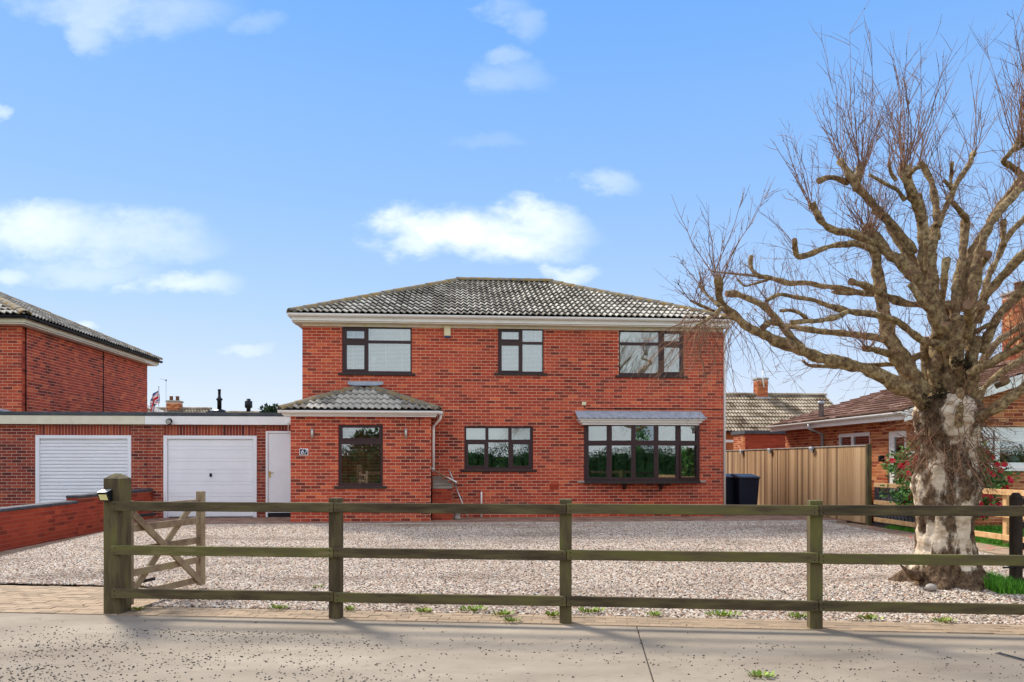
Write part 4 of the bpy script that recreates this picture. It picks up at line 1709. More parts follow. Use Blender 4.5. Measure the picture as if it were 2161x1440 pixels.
# ------------------------------------------------------------------ low garden wall between the drives
gw = thing('garden_wall', (-7.41, 14, 0), 'low red brick garden wall with dark coping stepping up towards the garages', 'wall')
WX = -7.3
for (ya, yb, zt, n, nm) in ((9.0, 15.0, .70, 200, 'lower_wall'), (15.0, 18.58, .80, 100, 'upper_wall')):
    brick_wall(gw, nm, (WX, ya, 0), (0, 1, 0), (-1, 0, 0), yb - ya, -.05, zt, [], M['brick_garden'], M['mortar_garden'], n, thick=.215)
    k = ya
    while k < yb - .02:
        q = MB()
        e = min(k + .44, yb - .004)
        q.bbox(WX - .235, WX + .018, k + .003, e, zt + .002, zt + .058, .012, tone=R())
        q.build('coping_stone', M['coping'], gw)
        k += .445
q = MB()
q.box(WX - .21, WX - .004, 14.985, 14.998, .762, .80)
q.build('wall_end', M['brick_garden'], gw)

# ------------------------------------------------------------------ bungalow on the right
BX, BY0, BY1 = 9.9, 15.3, 21.6
SL = .30
bu = thing('bungalow', (13.5, 18.4, .1), 'orange brick bungalow with brown tiled roof and white windows beside the birch', 'bungalow')


def bs(px_):   # distance along the side wall (from its far end) of a photo column
    return BY1 - onX(px_, 973, BX).y


dz1 = onX(1892, 910, BX).z
wz1 = onX(1800, 914, BX).z
side_h = [(bs(1873), bs(1913), .1, dz1), (bs(1768), bs(1835), 1.15, wz1)]
brick_wall(bu, 'side_wall', (BX, BY1, 0), (0, -1, 0), (1, 0, 0), BY1 - BY0 - .0515, .1, 2.5, side_h, M['brick_orange'], M['mortar'], 150)
fr0, fr1 = onY(2065, 900, BY0), onY(2215, 989, BY0)
front_h = [(fr0.x - BX, fr1.x - BX, onY(2110, 989, BY0).z, onY(2110, 901, BY0).z)]
brick_wall(bu, 'front_wall', (BX, BY0, 0), (1, 0, 0), (0, 1, 0), 8.2, .05, 2.5, front_h, M['brick_orange'], M['mortar'], 150)
q = MB()
q.add([(BX + .01, BY0 + .003, 2.5), (18.09, BY0 + .003, 2.5), (14, BY0 + .003, 3.86), (BX + .01, BY0 + .2, 2.5), (18.09, BY0 + .2, 2.5), (14, BY0 + .2, 3.86)], [(0, 1, 2), (5, 4, 3), (0, 2, 5, 3), (1, 4, 5, 2)])
gb = q.build('gable_wall', M['mortar'], bu)
q = MB()
for j in range(18):
    za = 2.5 + j * .075 + .0055
    xl = max(BX, 9.5 + (za + .064 - 2.585 + .08) / SL)
    xr = 28 - xl
    x = BX - (j % 2) * .1125
    while x < xr:
        a_, b_ = max(x, xl) + .005, min(x + .225, xr) - .005
        if b_ - a_ > .02:
            q.box(a_, b_, BY0 + U(-.0015, .0015), BY0 + .05, za, za + .064, tone_b())
        x += .225
q.build('bricks', M['brick_orange'], gb)['kind'] = 'stuff'
q = MB()
q.box(10.2, 18, BY1 - .2, BY1, .1, 2.5)
q.box(17.9, 18.1, BY0 + .26, BY1 - .21, .1, 2.5)
q.box(12.6, 12.7, BY0 + .3, BY1 - .3, .1, 2.49)
q.build('rear_walls', M['brick_orange'], bu)
eX = 9.5
ey_ = Vector((1, 0, SL)).normalized()
Lr = math.hypot(14 - eX, (14 - eX) * SL)
Yn, Yf_ = BY0 - .25, BY1 + .2
q = MB()
q.add([(eX, Yf_, 2.585), (eX, Yn, 2.585), (14, Yn, 2.585 + 4.5 * SL), (14, Yf_, 2.585 + 4.5 * SL), (18.5, Yn, 2.585), (18.5, Yf_, 2.585)], [(0, 1, 2, 3), (2, 4, 5, 3), (0, 3, 5)])
br = q.build('roof', M['felt'], bu)
roof_plane(br, (eX, Yf_, 2.6), (0, -1, 0), ey_, [(0, 0), (Yf_ - Yn, 0), (Yf_ - Yn, Lr), (0, Lr)], M['tile_brown'], 300, geo=flat_geo, gauge=.33)
roof_plane(br, (18.5, Yn, 2.6), (0, 1, 0), Vector((-1, 0, SL)), [(0, 0), (Yf_ - Yn, 0), (Yf_ - Yn, Lr), (0, Lr)], M['tile_brown'], 0, geo=flat_geo, gauge=.33)
ridge_run(br, (14, Yn, 2.66 + 4.5 * SL), (14, Yf_, 2.66 + 4.5 * SL), M['tile_brown'])
for (xa, xb) in ((eX, 14), (18.5, 14)):
    q = MB()
    q.add([(xa, Yn - .03, 2.36), (xa, Yn - .03, 2.60), (xb, Yn - .03, 2.60 + 4.5 * SL), (xb, Yn - .03, 2.36 + 4.5 * SL), (xa, Yn, 2.36), (xa, Yn, 2.60), (xb, Yn, 2.60 + 4.5 * SL), (xb, Yn, 2.36 + 4.5 * SL)],
          [(0, 1, 2, 3), (7, 6, 5, 4), (0, 3, 7, 4), (1, 5, 6, 2)])
    q.build('barge_board', M['upvc'], bu)
q = MB()
q.box(eX + .03, eX + .055, Yn + .01, Yf_, 2.41, 2.56)
q.build('fascia', M['upvc'], bu)
q = MB()
q.box(eX + .06, BX + .2, Yn + .02, Yf_ - .02, 2.5, 2.52)
q.build('soffit', M['upvc'], bu)
gutter(bu, (eX - .03, Yf_ + .05, 2.575), (eX - .03, Yn - .02, 2.575), brk=False)
q = MB()
p = onX(1735, 905, BX - .06)
q.tube([(eX - .03, p.y, 2.52), (eX - .03, p.y, 2.4), (BX - .06, p.y, 2.25), (BX - .06, p.y, .15)], .038, 10)
q.build('downpipe', M['galv'], bu)
fx = onX(1733, 880, 9.75)
q = MB()
q.lathe([(.07, 0), (.07, .42), (.085, .42), (.085, .5), (.05, .5)], (fx.x, fx.y, 2.62), 12)
q.build('flue', M['galv'], bu)
# side door and window, front window
Fs = Matrix(((0, 1, 0, BX), (-1, 0, 0, BY1), (0, 0, 1, 0), (0, 0, 0, 1)))
a, b = bs(1873), bs(1913)
window(bu, (a, b, .12, dz1), [(a + .2, b - .12, .9, dz1 - .14)], 0, (), fm=M['upvc'], F=Fs, sill=False, label='white side door with a tall narrow glass panel')
a, b = bs(1768), bs(1835)
window(bu, (a, b, 1.15, wz1), [(a + .07, a + (b - a) * .4, 1.25, wz1 - .09), (a + (b - a) * .47, b - .07, 1.25, wz1 - .09)], 0, (), fm=M['upvc'], F=Fs, sill=False)
fa, fb, fz0, fz1 = fr0.x, fr1.x, front_h[0][2], front_h[0][3]
vx = onY(2102, 930, BY0).x
vx2 = onY(2112, 930, BY0).x
zt_ = onY(2130, 925, BY0).z
zt2 = onY(2130, 932, BY0).z
window(bu, (fa, fb, fz0, fz1), [(fa + .06, vx, fz0 + .13, fz1 - .07), (vx2, fb - .06, zt_, fz1 - .07), (vx2, fb - .06, fz0 + .13, zt2)], BY0, (), fm=M['upvc'], sillm=M['upvc'])
q = MB()
p = onX(1924, 957, BX)
q.bbox(BX - .02, BX + .003, p.y - .18, p.y + .18, p.z - .08, p.z + .08, .004)
solo(q, 'door_sign', M['upvc'], 'small white blank plaque on the bungalow wall beside its door', 'plaque')
q = MB()
p = onX(1864, 968, BX)
q.bbox(BX - .1, BX + .003, p.y - .05, p.y + .05, p.z - .07, p.z + .07, .012)
solo(q, 'bungalow_wall_lamp', M['black'], 'small black wall lamp beside the bungalow side door', 'wall lamp')


def chimney(parent, x, y, w_, dpt, z0, z1, mt, pots, name='chimney'):
    q = MB()
    n = int((z1 - z0 - .12) / .075)
    q.box(x - w_ / 2 + .006, x + w_ / 2 - .006, y - dpt / 2 + .006, y + dpt / 2 - .006, z0, z1 - .1)
    c = q.build(name, M['mortar'], parent)
    q = MB()
    for j in range(n):
        z = z0 + j * .075
        nx = max(1, round(w_ / .225))
        off = .5 * (j % 2)
        for k in range(-1, nx + 1):
            a, b = max(0, (k + off) / nx), min(1, (k + 1 + off) / nx)
            if b - a > .05:
                for yy in (y - dpt / 2, y + dpt / 2 - .04):
                    q.box(x - w_ / 2 + a * w_ + .004, x - w_ / 2 + b * w_ - .004, yy, yy + .04, z + .004, z + .07, tone_b())
        ny = max(1, round(dpt / .225))
        for k in range(-1, ny + 1):
            a, b = max(0, (k + off) / ny), min(1, (k + 1 + off) / ny)
            if b - a > .05:
                for xx in (x - w_ / 2 - .001, x + w_ / 2 - .039):
                    q.box(xx, xx + .04, y - dpt / 2 + a * dpt + .004, y - dpt / 2 + b * dpt - .004, z + .004, z + .07, tone_b())
    q.build('bricks', mt, c)['kind'] = 'stuff'
    q = MB()
    q.bbox(x - w_ / 2 - .04, x + w_ / 2 + .04, y - dpt / 2 - .04, y + dpt / 2 + .04, z1 - .1, z1, .02)
    q.build('chimney_cap', M['stone'], c)
    for dx_ in pots:
        q = MB()
        q.lathe([(.1, 0), (.085, .2), (.1, .2), (.1, .24), (.06, .24)], (x + dx_, y, z1), 10)
        q.build('chimney_pot', M['pot'], c)
    return c


cp = onY(2160, 640, 18.2)
chimney(bu, cp.x + .22, 18.4, .85, .6, 3.4, cp.z + .35, M['brick_orange'], (-.2, .2))
# figures on the bungalow window sill
p = onY(2132, 975, BY0 + .3)
q = MB()
q.lathe([(.05, 0), (.055, .1), (.05, .13), (.13, .14), (.11, .2), (.05, .24), (.01, .25)], (p.x, BY0 + .22, fz0 + .02), 12)
solo(q, 'table_lamp', M['paper'], 'white mushroom shaped lamp inside the bungalow window', 'lamp')

# ------------------------------------------------------------------ houses behind


def far_house(name, lab, x0, x1, y0, y1, ze, zr, mt, wallm, walls=True, axis='x', tile=None, gauge=.345):
    t = thing(name, ((x0 + x1) / 2, (y0 + y1) / 2, .1), lab, 'bungalow')
    ym = (y0 + y1) / 2
    q = MB()
    q.box(x0 + .25, x1 - .25, y0 + .35, y1 - .35, .1, ze)
    q.add([(x0 + .25, y0 + .35, ze), (x0 + .25, y1 - .35, ze), (x0 + .25, ym, zr - .12), (x1 - .25, y0 + .35, ze), (x1 - .25, y1 - .35, ze), (x1 - .25, ym, zr - .12)], [(1, 0, 2), (3, 4, 5)])
    q.build('wall', wallm, t)
    q = MB()
    q.add([(x0, y0, ze - .02), (x1, y0, ze - .02), (x1, ym, zr - .02), (x0, ym, zr - .02), (x0, y1, ze - .02), (x1, y1, ze - .02)], [(0, 1, 2, 3), (3, 2, 5, 4), (0, 3, 4), (1, 5, 2), (0, 4, 5, 1)])
    r = q.build('roof', M['felt'], t)
    ey = Vector((0, ym - y0, zr - ze))
    roof_plane(r, (x0, y0, ze), (1, 0, 0), ey, [(0, 0), (x1 - x0, 0), (x1 - x0, ey.length), (0, ey.length)], mt, 300, gauge=gauge)
    ridge_run(r, (x0, ym, zr + .06), (x1, ym, zr + .06), mt, .12)
    return t, r


Yb = 31.8
zbr, zbe = onY(1640, 832, Yb + 3).z, onY(1640, 912, Yb).z
fh, fr_ = far_house('rear_bungalow', 'bungalow with mossy buff tiled roof and brick chimney behind the fence', 9.2, 18.0, Yb, Yb + 6.2, zbe, zbr - .07, M['tile_buff'], M['brick_orange'])
p = onY(1607, 800, Yb + 3)
ch = chimney(fh, p.x, Yb + 3.1, .52, .5, zbr - .3, p.z + .05, M['brick_orange'], ())
q = MB()
q.box(p.x - .34, p.x + .34, Yb + 2.75, Yb + 2.8, zbr - .32, zbr - .16)
q.build('lead_flashing', M['lead'], ch)
t = thing('roof_aerial', (p.x, Yb + 2.8, zbr), 'thin white aerial mast strapped to the rear bungalow chimney', 'aerial')
q = MB()
q.tube([(p.x - .03, Yb + 2.78, zbr + .3), (p.x - .03, Yb + 2.78, onY(1605, 700, Yb + 3).z)], .012, 6)
q.build('mast', M['steel'], t)
q = MB()
q.tube([(p.x + .02, Yb + 2.76, zbr + .3), (p.x - .05, Yb + 2.76, zbr + .75), (p.x - .02, Yb + 2.76, zbr + 1.1)], .03, 6)
q.build('coiled_cable', M['paper'], t)
# little window in its wall
F0 = Matrix.Translation((0, Yb + .3, 0))
wa, wb_ = onY(1534, 950, Yb), onY(1552, 950, Yb)
window(fh, (wa.x, wb_.x + .1, 1.3, onY(1540, 928, Yb).z), [(wa.x + .06, wb_.x + .04, 1.4, onY(1540, 931, Yb).z - .05)], 0, (), fm=M['upvc'], F=F0, sill=False)

# flat-roofed brick outbuilding
ob = thing('outbuilding', (12, 28, .1), 'small flat roofed brick outbuilding in front of the rear bungalow', 'outbuilding')
ox0, ox1 = onY(1573, 950, 27.0).x, onY(1700, 950, 27.0).x
oz = onY(1620, 916, 27.0).z
brick_wall(ob, 'front_wall', (ox0, 27.0, 0), (1, 0, 0), (0, 1, 0), ox1 - ox0, .1, oz, [], M['brick_garden'], M['mortar_garden'], 0)
brick_wall(ob, 'side_wall', (ox0, 28.2, 0), (0, -1, 0), (1, 0, 0), 1.148, .1, oz, [], M['brick_orange'], M['mortar'], 0)  # paler orange brick than the front: this face's sunlight put into the colour
q = MB()
q.box(ox0 - .06, ox1 + .06, 26.92, 28.3, oz + .002, oz + .13)
q.build('flat_roof', M['felt'], ob)

# two roofs beyond the garages
Yl = 38.0
a, b = onY(283, 860, Yl), onY(403, 860, Yl)
zr_ = onY(330, 856, Yl + 3).z
fh, fr_ = far_house('far_bungalow', 'distant bungalow with buff roof, brick chimney and white barge board beyond the garages', a.x - 3, b.x, Yl, Yl + 6, zr_ - 1.3, zr_ - .22, M['tile_buff'], M['brick_orange'])
p = onY(368.5, 846, Yl + 3)
chimney(fh, p.x, Yl + 3, .64, .6, zr_ - .6, p.z, M['brick_orange'], (-.17, .15))
q = MB()
q.bar((a.x + .2, Yl - .05, zr_ - .1), (a.x + 1.4, Yl - .05, zr_ - .55), .04, .16)
q.build('barge_board', M['upvc'], fh)
Yl2 = 41.0
a, b = onY(386, 868, Yl2), onY(600, 868, Yl2)
zr2 = onY(470, 868, Yl2 + 3).z
fh, fr_ = far_house('far_bungalow', 'distant bungalow with long low ridge carrying two black flues beyond the garages', a.x, b.x + 4, Yl2, Yl2 + 6, zr2 - 1.4, zr2 - .12, M['tile_buff'], M['brick_orange'])
for (px_, ytop, wd, lab) in ((463, 822, .24, 'tall'), (524.5, 842, .28, 'short')):
    p = onY(px_, ytop, Yl2 + 3)
    q = MB()
    h = p.z - (zr2 - .2)
    if lab == 'tall':
        q.lathe([(wd * .5, .22), (wd * .5, h * .55), (wd * .75, h * .58), (wd * .75, h * .62), (wd * .5, h * .65), (wd * .32, h * .72), (wd * .32, h * .95), (wd * .4, h * .95), (wd * .4, h)], (p.x, Yl2 + 3, zr2 - .2), 12)
        q.lathe([(.7, 0), (.35, .2), (.14, .24)], (p.x, Yl2 + 3, zr2 - .12), 4)
    else:
        q.lathe([(wd * .42, 0), (wd * .42, h * .4), (wd * .75, h * .45), (wd * .75, h * .85), (wd * .4, h * .88), (wd * .4, h)], (p.x, Yl2 + 3, zr2 - .2), 12)
    o = q.build('flue', M['black'], fh)
    o['label'] = lab + ' black metal flue'
# thin mast with small bird-like finial
p0, p1 = onY(350.5, 868, 36), onY(350.5, 803, 36)
t = thing('aerial_pole', (p0.x, 36, p0.z - 3), 'very thin aerial pole beside the distant chimney and flag', 'aerial')
q = MB()
q.tube([(p0.x, 36, p0.z - 3), (p0.x, 36, p1.z)], .010, 6)
q.build('pole', M['galv'], t)
q = MB()
q.lathe([(.01, -.05), (.04, 0), (.01, .05)], (p1.x, 36, p1.z), 8)
q.tube([(p1.x, 36, p1.z), (p1.x - .25, 36, p1.z + .08), (p1.x - .3, 36, p1.z + .06)], .006, 5)
q.build('tip', M['black'], t)

# union flag on its pole
Yfl = 33.0
f0, f1 = onY(333, 885, Yfl), onY(335, 818, Yfl)
t = thing('flag', (f0.x, Yfl, f0.z - 2), 'union flag hanging in folds from a pole behind the garages', 'flag')
q = MB()
q.tube([(f1.x, Yfl, f0.z - 2.2), (f1.x, Yfl, f1.z)], .018, 8)
q.lathe([(.005, 0), (.03, .03), (.005, .06)], (f1.x, Yfl, f1.z), 8)
q.build('pole', M['galv'], t)


def union(u, v):
    """colour index on the flag, u along the fly 0..1, v down 0..1: 0 blue 1 white 2 red"""
    x, y = u * 2 - 1, (v * 2 - 1) * .5 * 1.0
    X, Yc = u * 60 - 30, 15 - v * 30
    if abs(X) < 3 or abs(Yc) < 3:
        return 2
    if abs(X) < 5 or abs(Yc) < 5:
        return 1
    d1_ = (X - 2 * Yc) / math.sqrt(5)
    d2_ = (X + 2 * Yc) / math.sqrt(5)
    for dd, s in ((d1_, 1), (d2_, -1)):
        if abs(dd) < 3:
            side = (X > 0)
            off = dd * (1 if s > 0 else 1)
            if 0 < (off if (side == (s > 0)) else -off) < 2:
                return 2
            return 1
    return 0


q = MB()
NU, NV = 44, 26
pts = {}
for i in range(NU + 1):
    for j in range(NV + 1):
        u, v = i / NU, j / NV
        # the fly end falls: cloth hangs from the hoist in narrow folds
        out_ = .42 * (u ** .8) * (1 - .25 * v) * .95
        x = f1.x - .01 - out_ + .05 * math.sin(u * 9 + v * 2)
        y = Yfl + .09 * math.sin(u * 13 + v * 3) * (.25 + u)
        z = f1.z - .06 - v * .62 - u * .62 * (.75 + .25 * u)
        pts[i, j] = len(q.v)
        q.v.append((x, y, z))
for i in range(NU):
    for j in range(NV):
        q.cur = union((i + .5) / NU, (j + .5) / NV)
        q.face((pts[i, j], pts[i + 1, j], pts[i + 1, j + 1], pts[i, j + 1]))
M['fl_blue'] = mat('flag_blue', [hexc('2a3f7c'), hexc('324a8c')], 5, .8)
M['fl_red'] = mat('flag_red', [hexc('c02030'), hexc('cc2c3a')], 5, .8)
q.build('cloth', [M['fl_blue'], M['paper'], M['fl_red']], t)

# dark evergreen top behind the porch
p = onY(578, 862, 27)
t = thing('evergreen_tree', (p.x, 27, .1), 'dark evergreen tree top showing between garage roof and porch roof', 'tree')
q = MB()
q.tube([(p.x, 27, .1), (p.x + .05, 27, 1.6), (p.x, 27, 2.9)], [.1, .08, .05], 8)
q.build('trunk', M['limb'], t)
q = MB()
rn = random.Random(3)
for k in range(46):
    a = rn.uniform(0, 6.28)
    z = p.z - .45 + rn.uniform(-.3, .45)
    L = .62 * (1 - (z - p.z + .75) / 2.4)
    d = Vector((math.cos(a), math.sin(a), rn.uniform(-.05, .35)))
    b0 = Vector((p.x, 27, z))
    for s in range(9):
        c = b0 + d * L * (s + 1) / 9
        leaf_clump(q, c, .05, 5, .13, rnd=rn)
q.build('crown', M['leaf_dark'], t)

# ------------------------------------------------------------------ timber fence with boards, right boundary
bf = thing('board_fence', (9.3, 20, .1), 'tall brown timber fence of narrow vertical boards beside the side path', 'fence')
A0, A1 = Vector((9.2, 15.95, 0)), Vector((9.45, 25.6, 0))
dv = (A1 - A0)
Lf = dv.length
dv.normalize()
nv = Vector((-dv.y, dv.x, 0))    # towards the drive (-X)
zb0, zb1 = .12, 1.86
var = []
for k in range(14):
    q = MB()
    q.bbox(-.043, .043, -.008, .008, 0, zb1 - zb0, .003, tone=R())
    var.append(q.mesh('board', M['wood_board']))
n = int(Lf / .095)
for k in range(n):
    c = A0 + dv * (.05 + k * .095) + nv * U(.0, .004)
    ang = math.atan2(dv.y, dv.x) + .05
    inst('board', random.choice(var), bf, Matrix.Translation((c.x, c.y, zb0 + U(-.006, .006))) @ Matrix.Rotation(ang, 4, 'Z'))
for z in (.35, 1.0, 1.65):
    q = MB()
    q.bar(A0 - nv * .05 + Vector((0, 0, z)), A1 - nv * .05 + Vector((0, 0, z)), .05, .08)
    q.build('back_rail', M['wood_board'], bf)
q = MB()
q.bar(A0 + Vector((0, 0, zb1 + .018)), A1 + Vector((0, 0, zb1 + .018)), .06, .03)
q.build('capping', M['grey_wood'], bf)
q = MB()
c = A0 - dv * .06
q.bbox(c.x - .05, c.x + .05, c.y - .05, c.y + .05, .0, zb1 + .04, .01)
q.build('post', M['wood_post'], bf)
for px_, near in ((1562, 'rear'), (1626, 'middle'), (1720, 'front')):
    p = onX(px_, 950, A0.x + .1)
    tt = (p.y - A0.y) / dv.y
    c = A0 + dv * tt + nv * .04
    z = zb1 - .02
    t = thing('solar_fence_light', (c.x, c.y, z - .06), 'small grey solar light clipped on the top of the board fence, %s one of three' % near, 'solar light', 'solar lights on the board fence')
    q = MB()
    q.bbox(c.x - .06, c.x + .005, c.y - .09, c.y + .09, z - .02, z + .05, .01)
    q.build('solar_panel', M['galv'], t)
    q = MB()
    q.bbox(c.x - .05, c.x, c.y - .06, c.y + .06, z - .09, z - .022, .008)
    q.build('lamp', M['steel'], t)

# pale new post-and-rail fence towards the street
pf = thing('pine_rail_fence', (9.2, 12, .1), 'new pale pine post and rail fence behind the birch trunk', 'fence')
ys_p = [15.7, 11.85, 8.3]
for y in ys_p[1:]:
    q = MB()
    q.bbox(9.25, 9.35, y - .05, y + .05, -.1, 1.02, .006)
    q.build('post', M['wood_pine'], pf)
for (ya, yb) in zip(ys_p, ys_p[1:]):
    for z in (1.0, .62, .24):
        q = MB()
        q.bar((9.22, ya - .004, z), (9.22, yb + .004, z), .038, .095)
        q.build('rail', M['wood_pine'], pf)
pk = thing('picket_panel', (9.33, 14.8, .1), 'dark grey picket panel standing behind the pine rails', 'picket fence')
for k in range(17):
    y = 15.8 - k * .125
    q = MB()
    q.bbox(9.31, 9.33, y - .045, y + .045, .12, 1.0, .004)
    q.build('picket', M['picket'], pk)
for z in (.3, .8):
    q = MB()
    q.bar((9.355, 15.85, z), (9.355, 13.72, z), .03, .06)
    q.build('rail', M['picket'], pk)

# lawn with blades
m = MB()
m.box(9.16, 9.9, 7.5, 15.28, -.2, .10)
m.box(9.901, 22, 4.5, 15.28, -.2, .10)
struct(m, 'lawn', M['turf'])


def blades(q, n, f, h, rnd):
    for k in range(n):
        x, y, z = f(rnd)
        a = rnd.uniform(0, 6.28)
        L = h * rnd.uniform(.5, 1.3)
        w_ = .004 + .002 * rnd.random()
        dx_, dy_ = math.cos(a), math.sin(a)
        b = rnd.uniform(.1, .6) * L
        q.add([(x - dy_ * w_, y + dx_ * w_, z), (x + dy_ * w_, y - dx_ * w_, z), (x + dx_ * b * .4 + dy_ * w_ * .7, y + dy_ * b * .4 - dx_ * w_ * .7, z + L * .6), (x + dx_ * b * .4 - dy_ * w_ * .7, y + dy_ * b * .4 + dx_ * w_ * .7, z + L * .6), (x + dx_ * b, y + dy_ * b, z + L)],
              [(0, 1, 2, 3), (3, 2, 4)], rnd.random())


q = MB()
blades(q, 26000, lambda r: (9.2 + 3.2 * r.random() ** 1.5, 10.5 + 4.7 * r.random(), .09), .075, random.Random(9))
o = q.build('lawn_grass', M['grass'])
tag(o, 'bright green lawn grass behind the pine rail fence', 'grass', kind='stuff')
# ------------------------------------------------------------------ post and rail fence at the pavement
K = math.sqrt(1 + .099 ** 2)
pf_ = thing('post_and_rail_fence', FP(.5, 0, 0), 'dark mossy three rail timber fence along the pavement', 'fence')
posts = [-3.98, -1.715, .50, 2.755, 5.02]
RAILS = (.22, .65, 1.082)
for i, xc in enumerate(posts):
    a = xc * K
    q = MB()
    h = 1.168 if i else 1.40
    if i == 0:
        s = .092
        q.bbox(a - s, a + s, .0, 2 * s, -.3, h - .05, .008, M=FM)
        q.add([(a - s, 0, h - .05), (a + s, 0, h - .05), (a + s, 2 * s, h - .05), (a - s, 2 * s, h - .05), (a - .02, s - .02, h + .0), (a + .02, s - .02, h), (a + .02, s + .02, h), (a - .02, s + .02, h)],
              [(0, 1, 5, 4), (1, 2, 6, 5), (2, 3, 7, 6), (3, 0, 4, 7), (4, 5, 6, 7)], M=FM)
        o = q.build('gate_post', M['wood_post'], pf_)
        o['label'] = 'thick gate post with pointed mossy cap'
    else:
        s = .056
        q.bbox(a - s, a + s, .0, 2 * s, -.3, h, .006, tone=R(), M=FM)
        q.build('post', M['wood_post'], pf_)
for i in range(4):
    for z in RAILS:
        a = posts[i] * K + (.012 if i else .02)
        b = posts[i + 1] * K + .006
        za, zb = z + U(-.006, .006), z + U(-.006, .006)
        p, r = FP(a, -.022, za), FP(b, -.022, zb)
        q = MB()
        q.bar(p, r, .042, .093, tone=R(), b=.005)
        rail = q.build('rail', M['wood_fence'], pf_)
        for (aa, zz) in ((a + .035, za), (b - .035, zb)):
            for dz_ in (-.02, .022):
                n_ = MB()
                n_.tube([FP(aa, -.044, zz + dz_), FP(aa, -.0455, zz + dz_)], .006, 6)
                n_.build('nail', M['black'], rail)
# solar light on the gate post
a = posts[0] * K - .045
zl_ = HC - (1046 - HY) / FOC * 7.35
t = thing('solar_post_light', FP(a, -.04, zl_ - .06), 'small black solar light with yellow lens on the thick gate post', 'solar light')
q = MB()
q.add([tuple(FM @ Vector(v)) for v in ((a - .055, -.002, zl_ - .055), (a + .055, -.002, zl_ - .055), (a + .055, -.002, zl_ + .055), (a - .055, -.002, zl_ + .055), (a - .055, -.04, zl_ - .055), (a + .055, -.04, zl_ - .055), (a + .055, -.085, zl_ + .03), (a - .055, -.085, zl_ + .03))],
      [(3, 2, 1, 0), (0, 1, 5, 4), (4, 5, 6, 7), (7, 6, 2, 3), (0, 4, 7, 3), (1, 2, 6, 5)])
q.build('case', M['black'], t)
q = MB()
q.add([tuple(FM @ Vector(v)) for v in ((a - .042, -.050, zl_ - .045), (a + .042, -.050, zl_ - .045), (a + .042, -.080, zl_ + .012), (a - .042, -.080, zl_ + .012))], [(0, 1, 2, 3)])
q.build('lens', M['lamp_lens'], t)
q = MB()
q.add([tuple(FM @ Vector(v)) for v in ((a - .05, -.082, zl_ + .036), (a + .05, -.082, zl_ + .036), (a + .05, -.008, zl_ + .060), (a - .05, -.008, zl_ + .060))], [(0, 1, 2, 3)])
q.build('solar_panel', M['galv'], t)

# open field gate hung on the thick post
gp0 = W(-3.935, 7.60, 0)
gp1 = W(-3.66, 8.72, 0)
gd = (gp1 - gp0)
GL = gd.length
gd.normalize()
gn = Vector((-gd.y, gd.x, 0))
gt = thing('field_gate', gp0, 'weathered timber field gate with crossed braces standing open inside the fence', 'gate')


def gpt(s, z, o=0):
    return gp0 + gd * s + gn * o + Vector((0, 0, z))


for s, z0_, z1_, w_ in ((.0, .05, 1.12, .09), (GL, .07, 1.17, .085)):
    q = MB()
    q.bar(gpt(s, z0_), gpt(s, z1_), w_, .07, up=gn, tone=R())
    q.build('stile', M['wood_gate'], gt)
for z in (.14, .37, .60, .83, 1.04):
    q = MB()
    q.bar(gpt(.04, z), gpt(GL - .04, z), .028, .075, tone=R())
    q.build('rail', M['wood_gate'], gt)
for (s0, za, s1, zb, o) in ((.04, .98, GL - .02, .10, -.03), (.04, .12, GL - .1, 1.03, .03)):
    q = MB()
    q.bar(gpt(s0, za, o), gpt(s1, zb, o), .026, .075, tone=R())
    q.build('brace', M['wood_gate'], gt)
for z in (.25, .95):
    q = MB()
    q.bar(gpt(-.1, z, .045), gpt(.45, z, .045), .01, .035)
    q.build('hinge', M['black'], gt)
q = MB()
q.bar(gpt(GL + .05, .55), gpt(GL + .05, .25), .015, .02, up=gn)
q.build('drop_bolt', M['galv'], gt)

# dark gate at the right-hand edge
gg = PX(2144, 1262, 8.45)
dg_ = thing('stained_gate', (gg.x, gg.y, 0), 'dark stained timber gate with rounded post standing right of the birch', 'gate')
gz = GH(gg.x, gg.y)
q = MB()
q.bbox(gg.x - .055, gg.x + .055, gg.y - .055, gg.y + .055, gz - .2, 1.14, .02)
q.bbox(gg.x - .04, gg.x + .04, gg.y - .04, gg.y + .04, 1.12, 1.165, .02)
q.build('post', M['wood_dark'], dg_)
rv = W(1, -.05, 0).normalized()
for z in (1.03, .76, .52, .30, .12):
    q = MB()
    q.bar((gg.x + rv.x * .04, gg.y + .03, gz + z - .04), (gg.x + rv.x * 1.6, gg.y + .03 + rv.y * 1.6, gz + z - .04), .035, .075)
    q.build('rail', M['wood_dark'], dg_)
q = MB()
q.tube([(gg.x - .04, gg.y - .04, gz + .25), (gg.x - .2, gg.y - .06, gz + .25)], .011, 6)
q.build('latch', M['black'], dg_)
q = MB()
q.bbox(gg.x + rv.x * 1.6, gg.x + rv.x * 1.6 + .09, gg.y - .05, gg.y + .05, gz - .2, 1.1, .01)
q.build('post', M['wood_dark'], dg_)

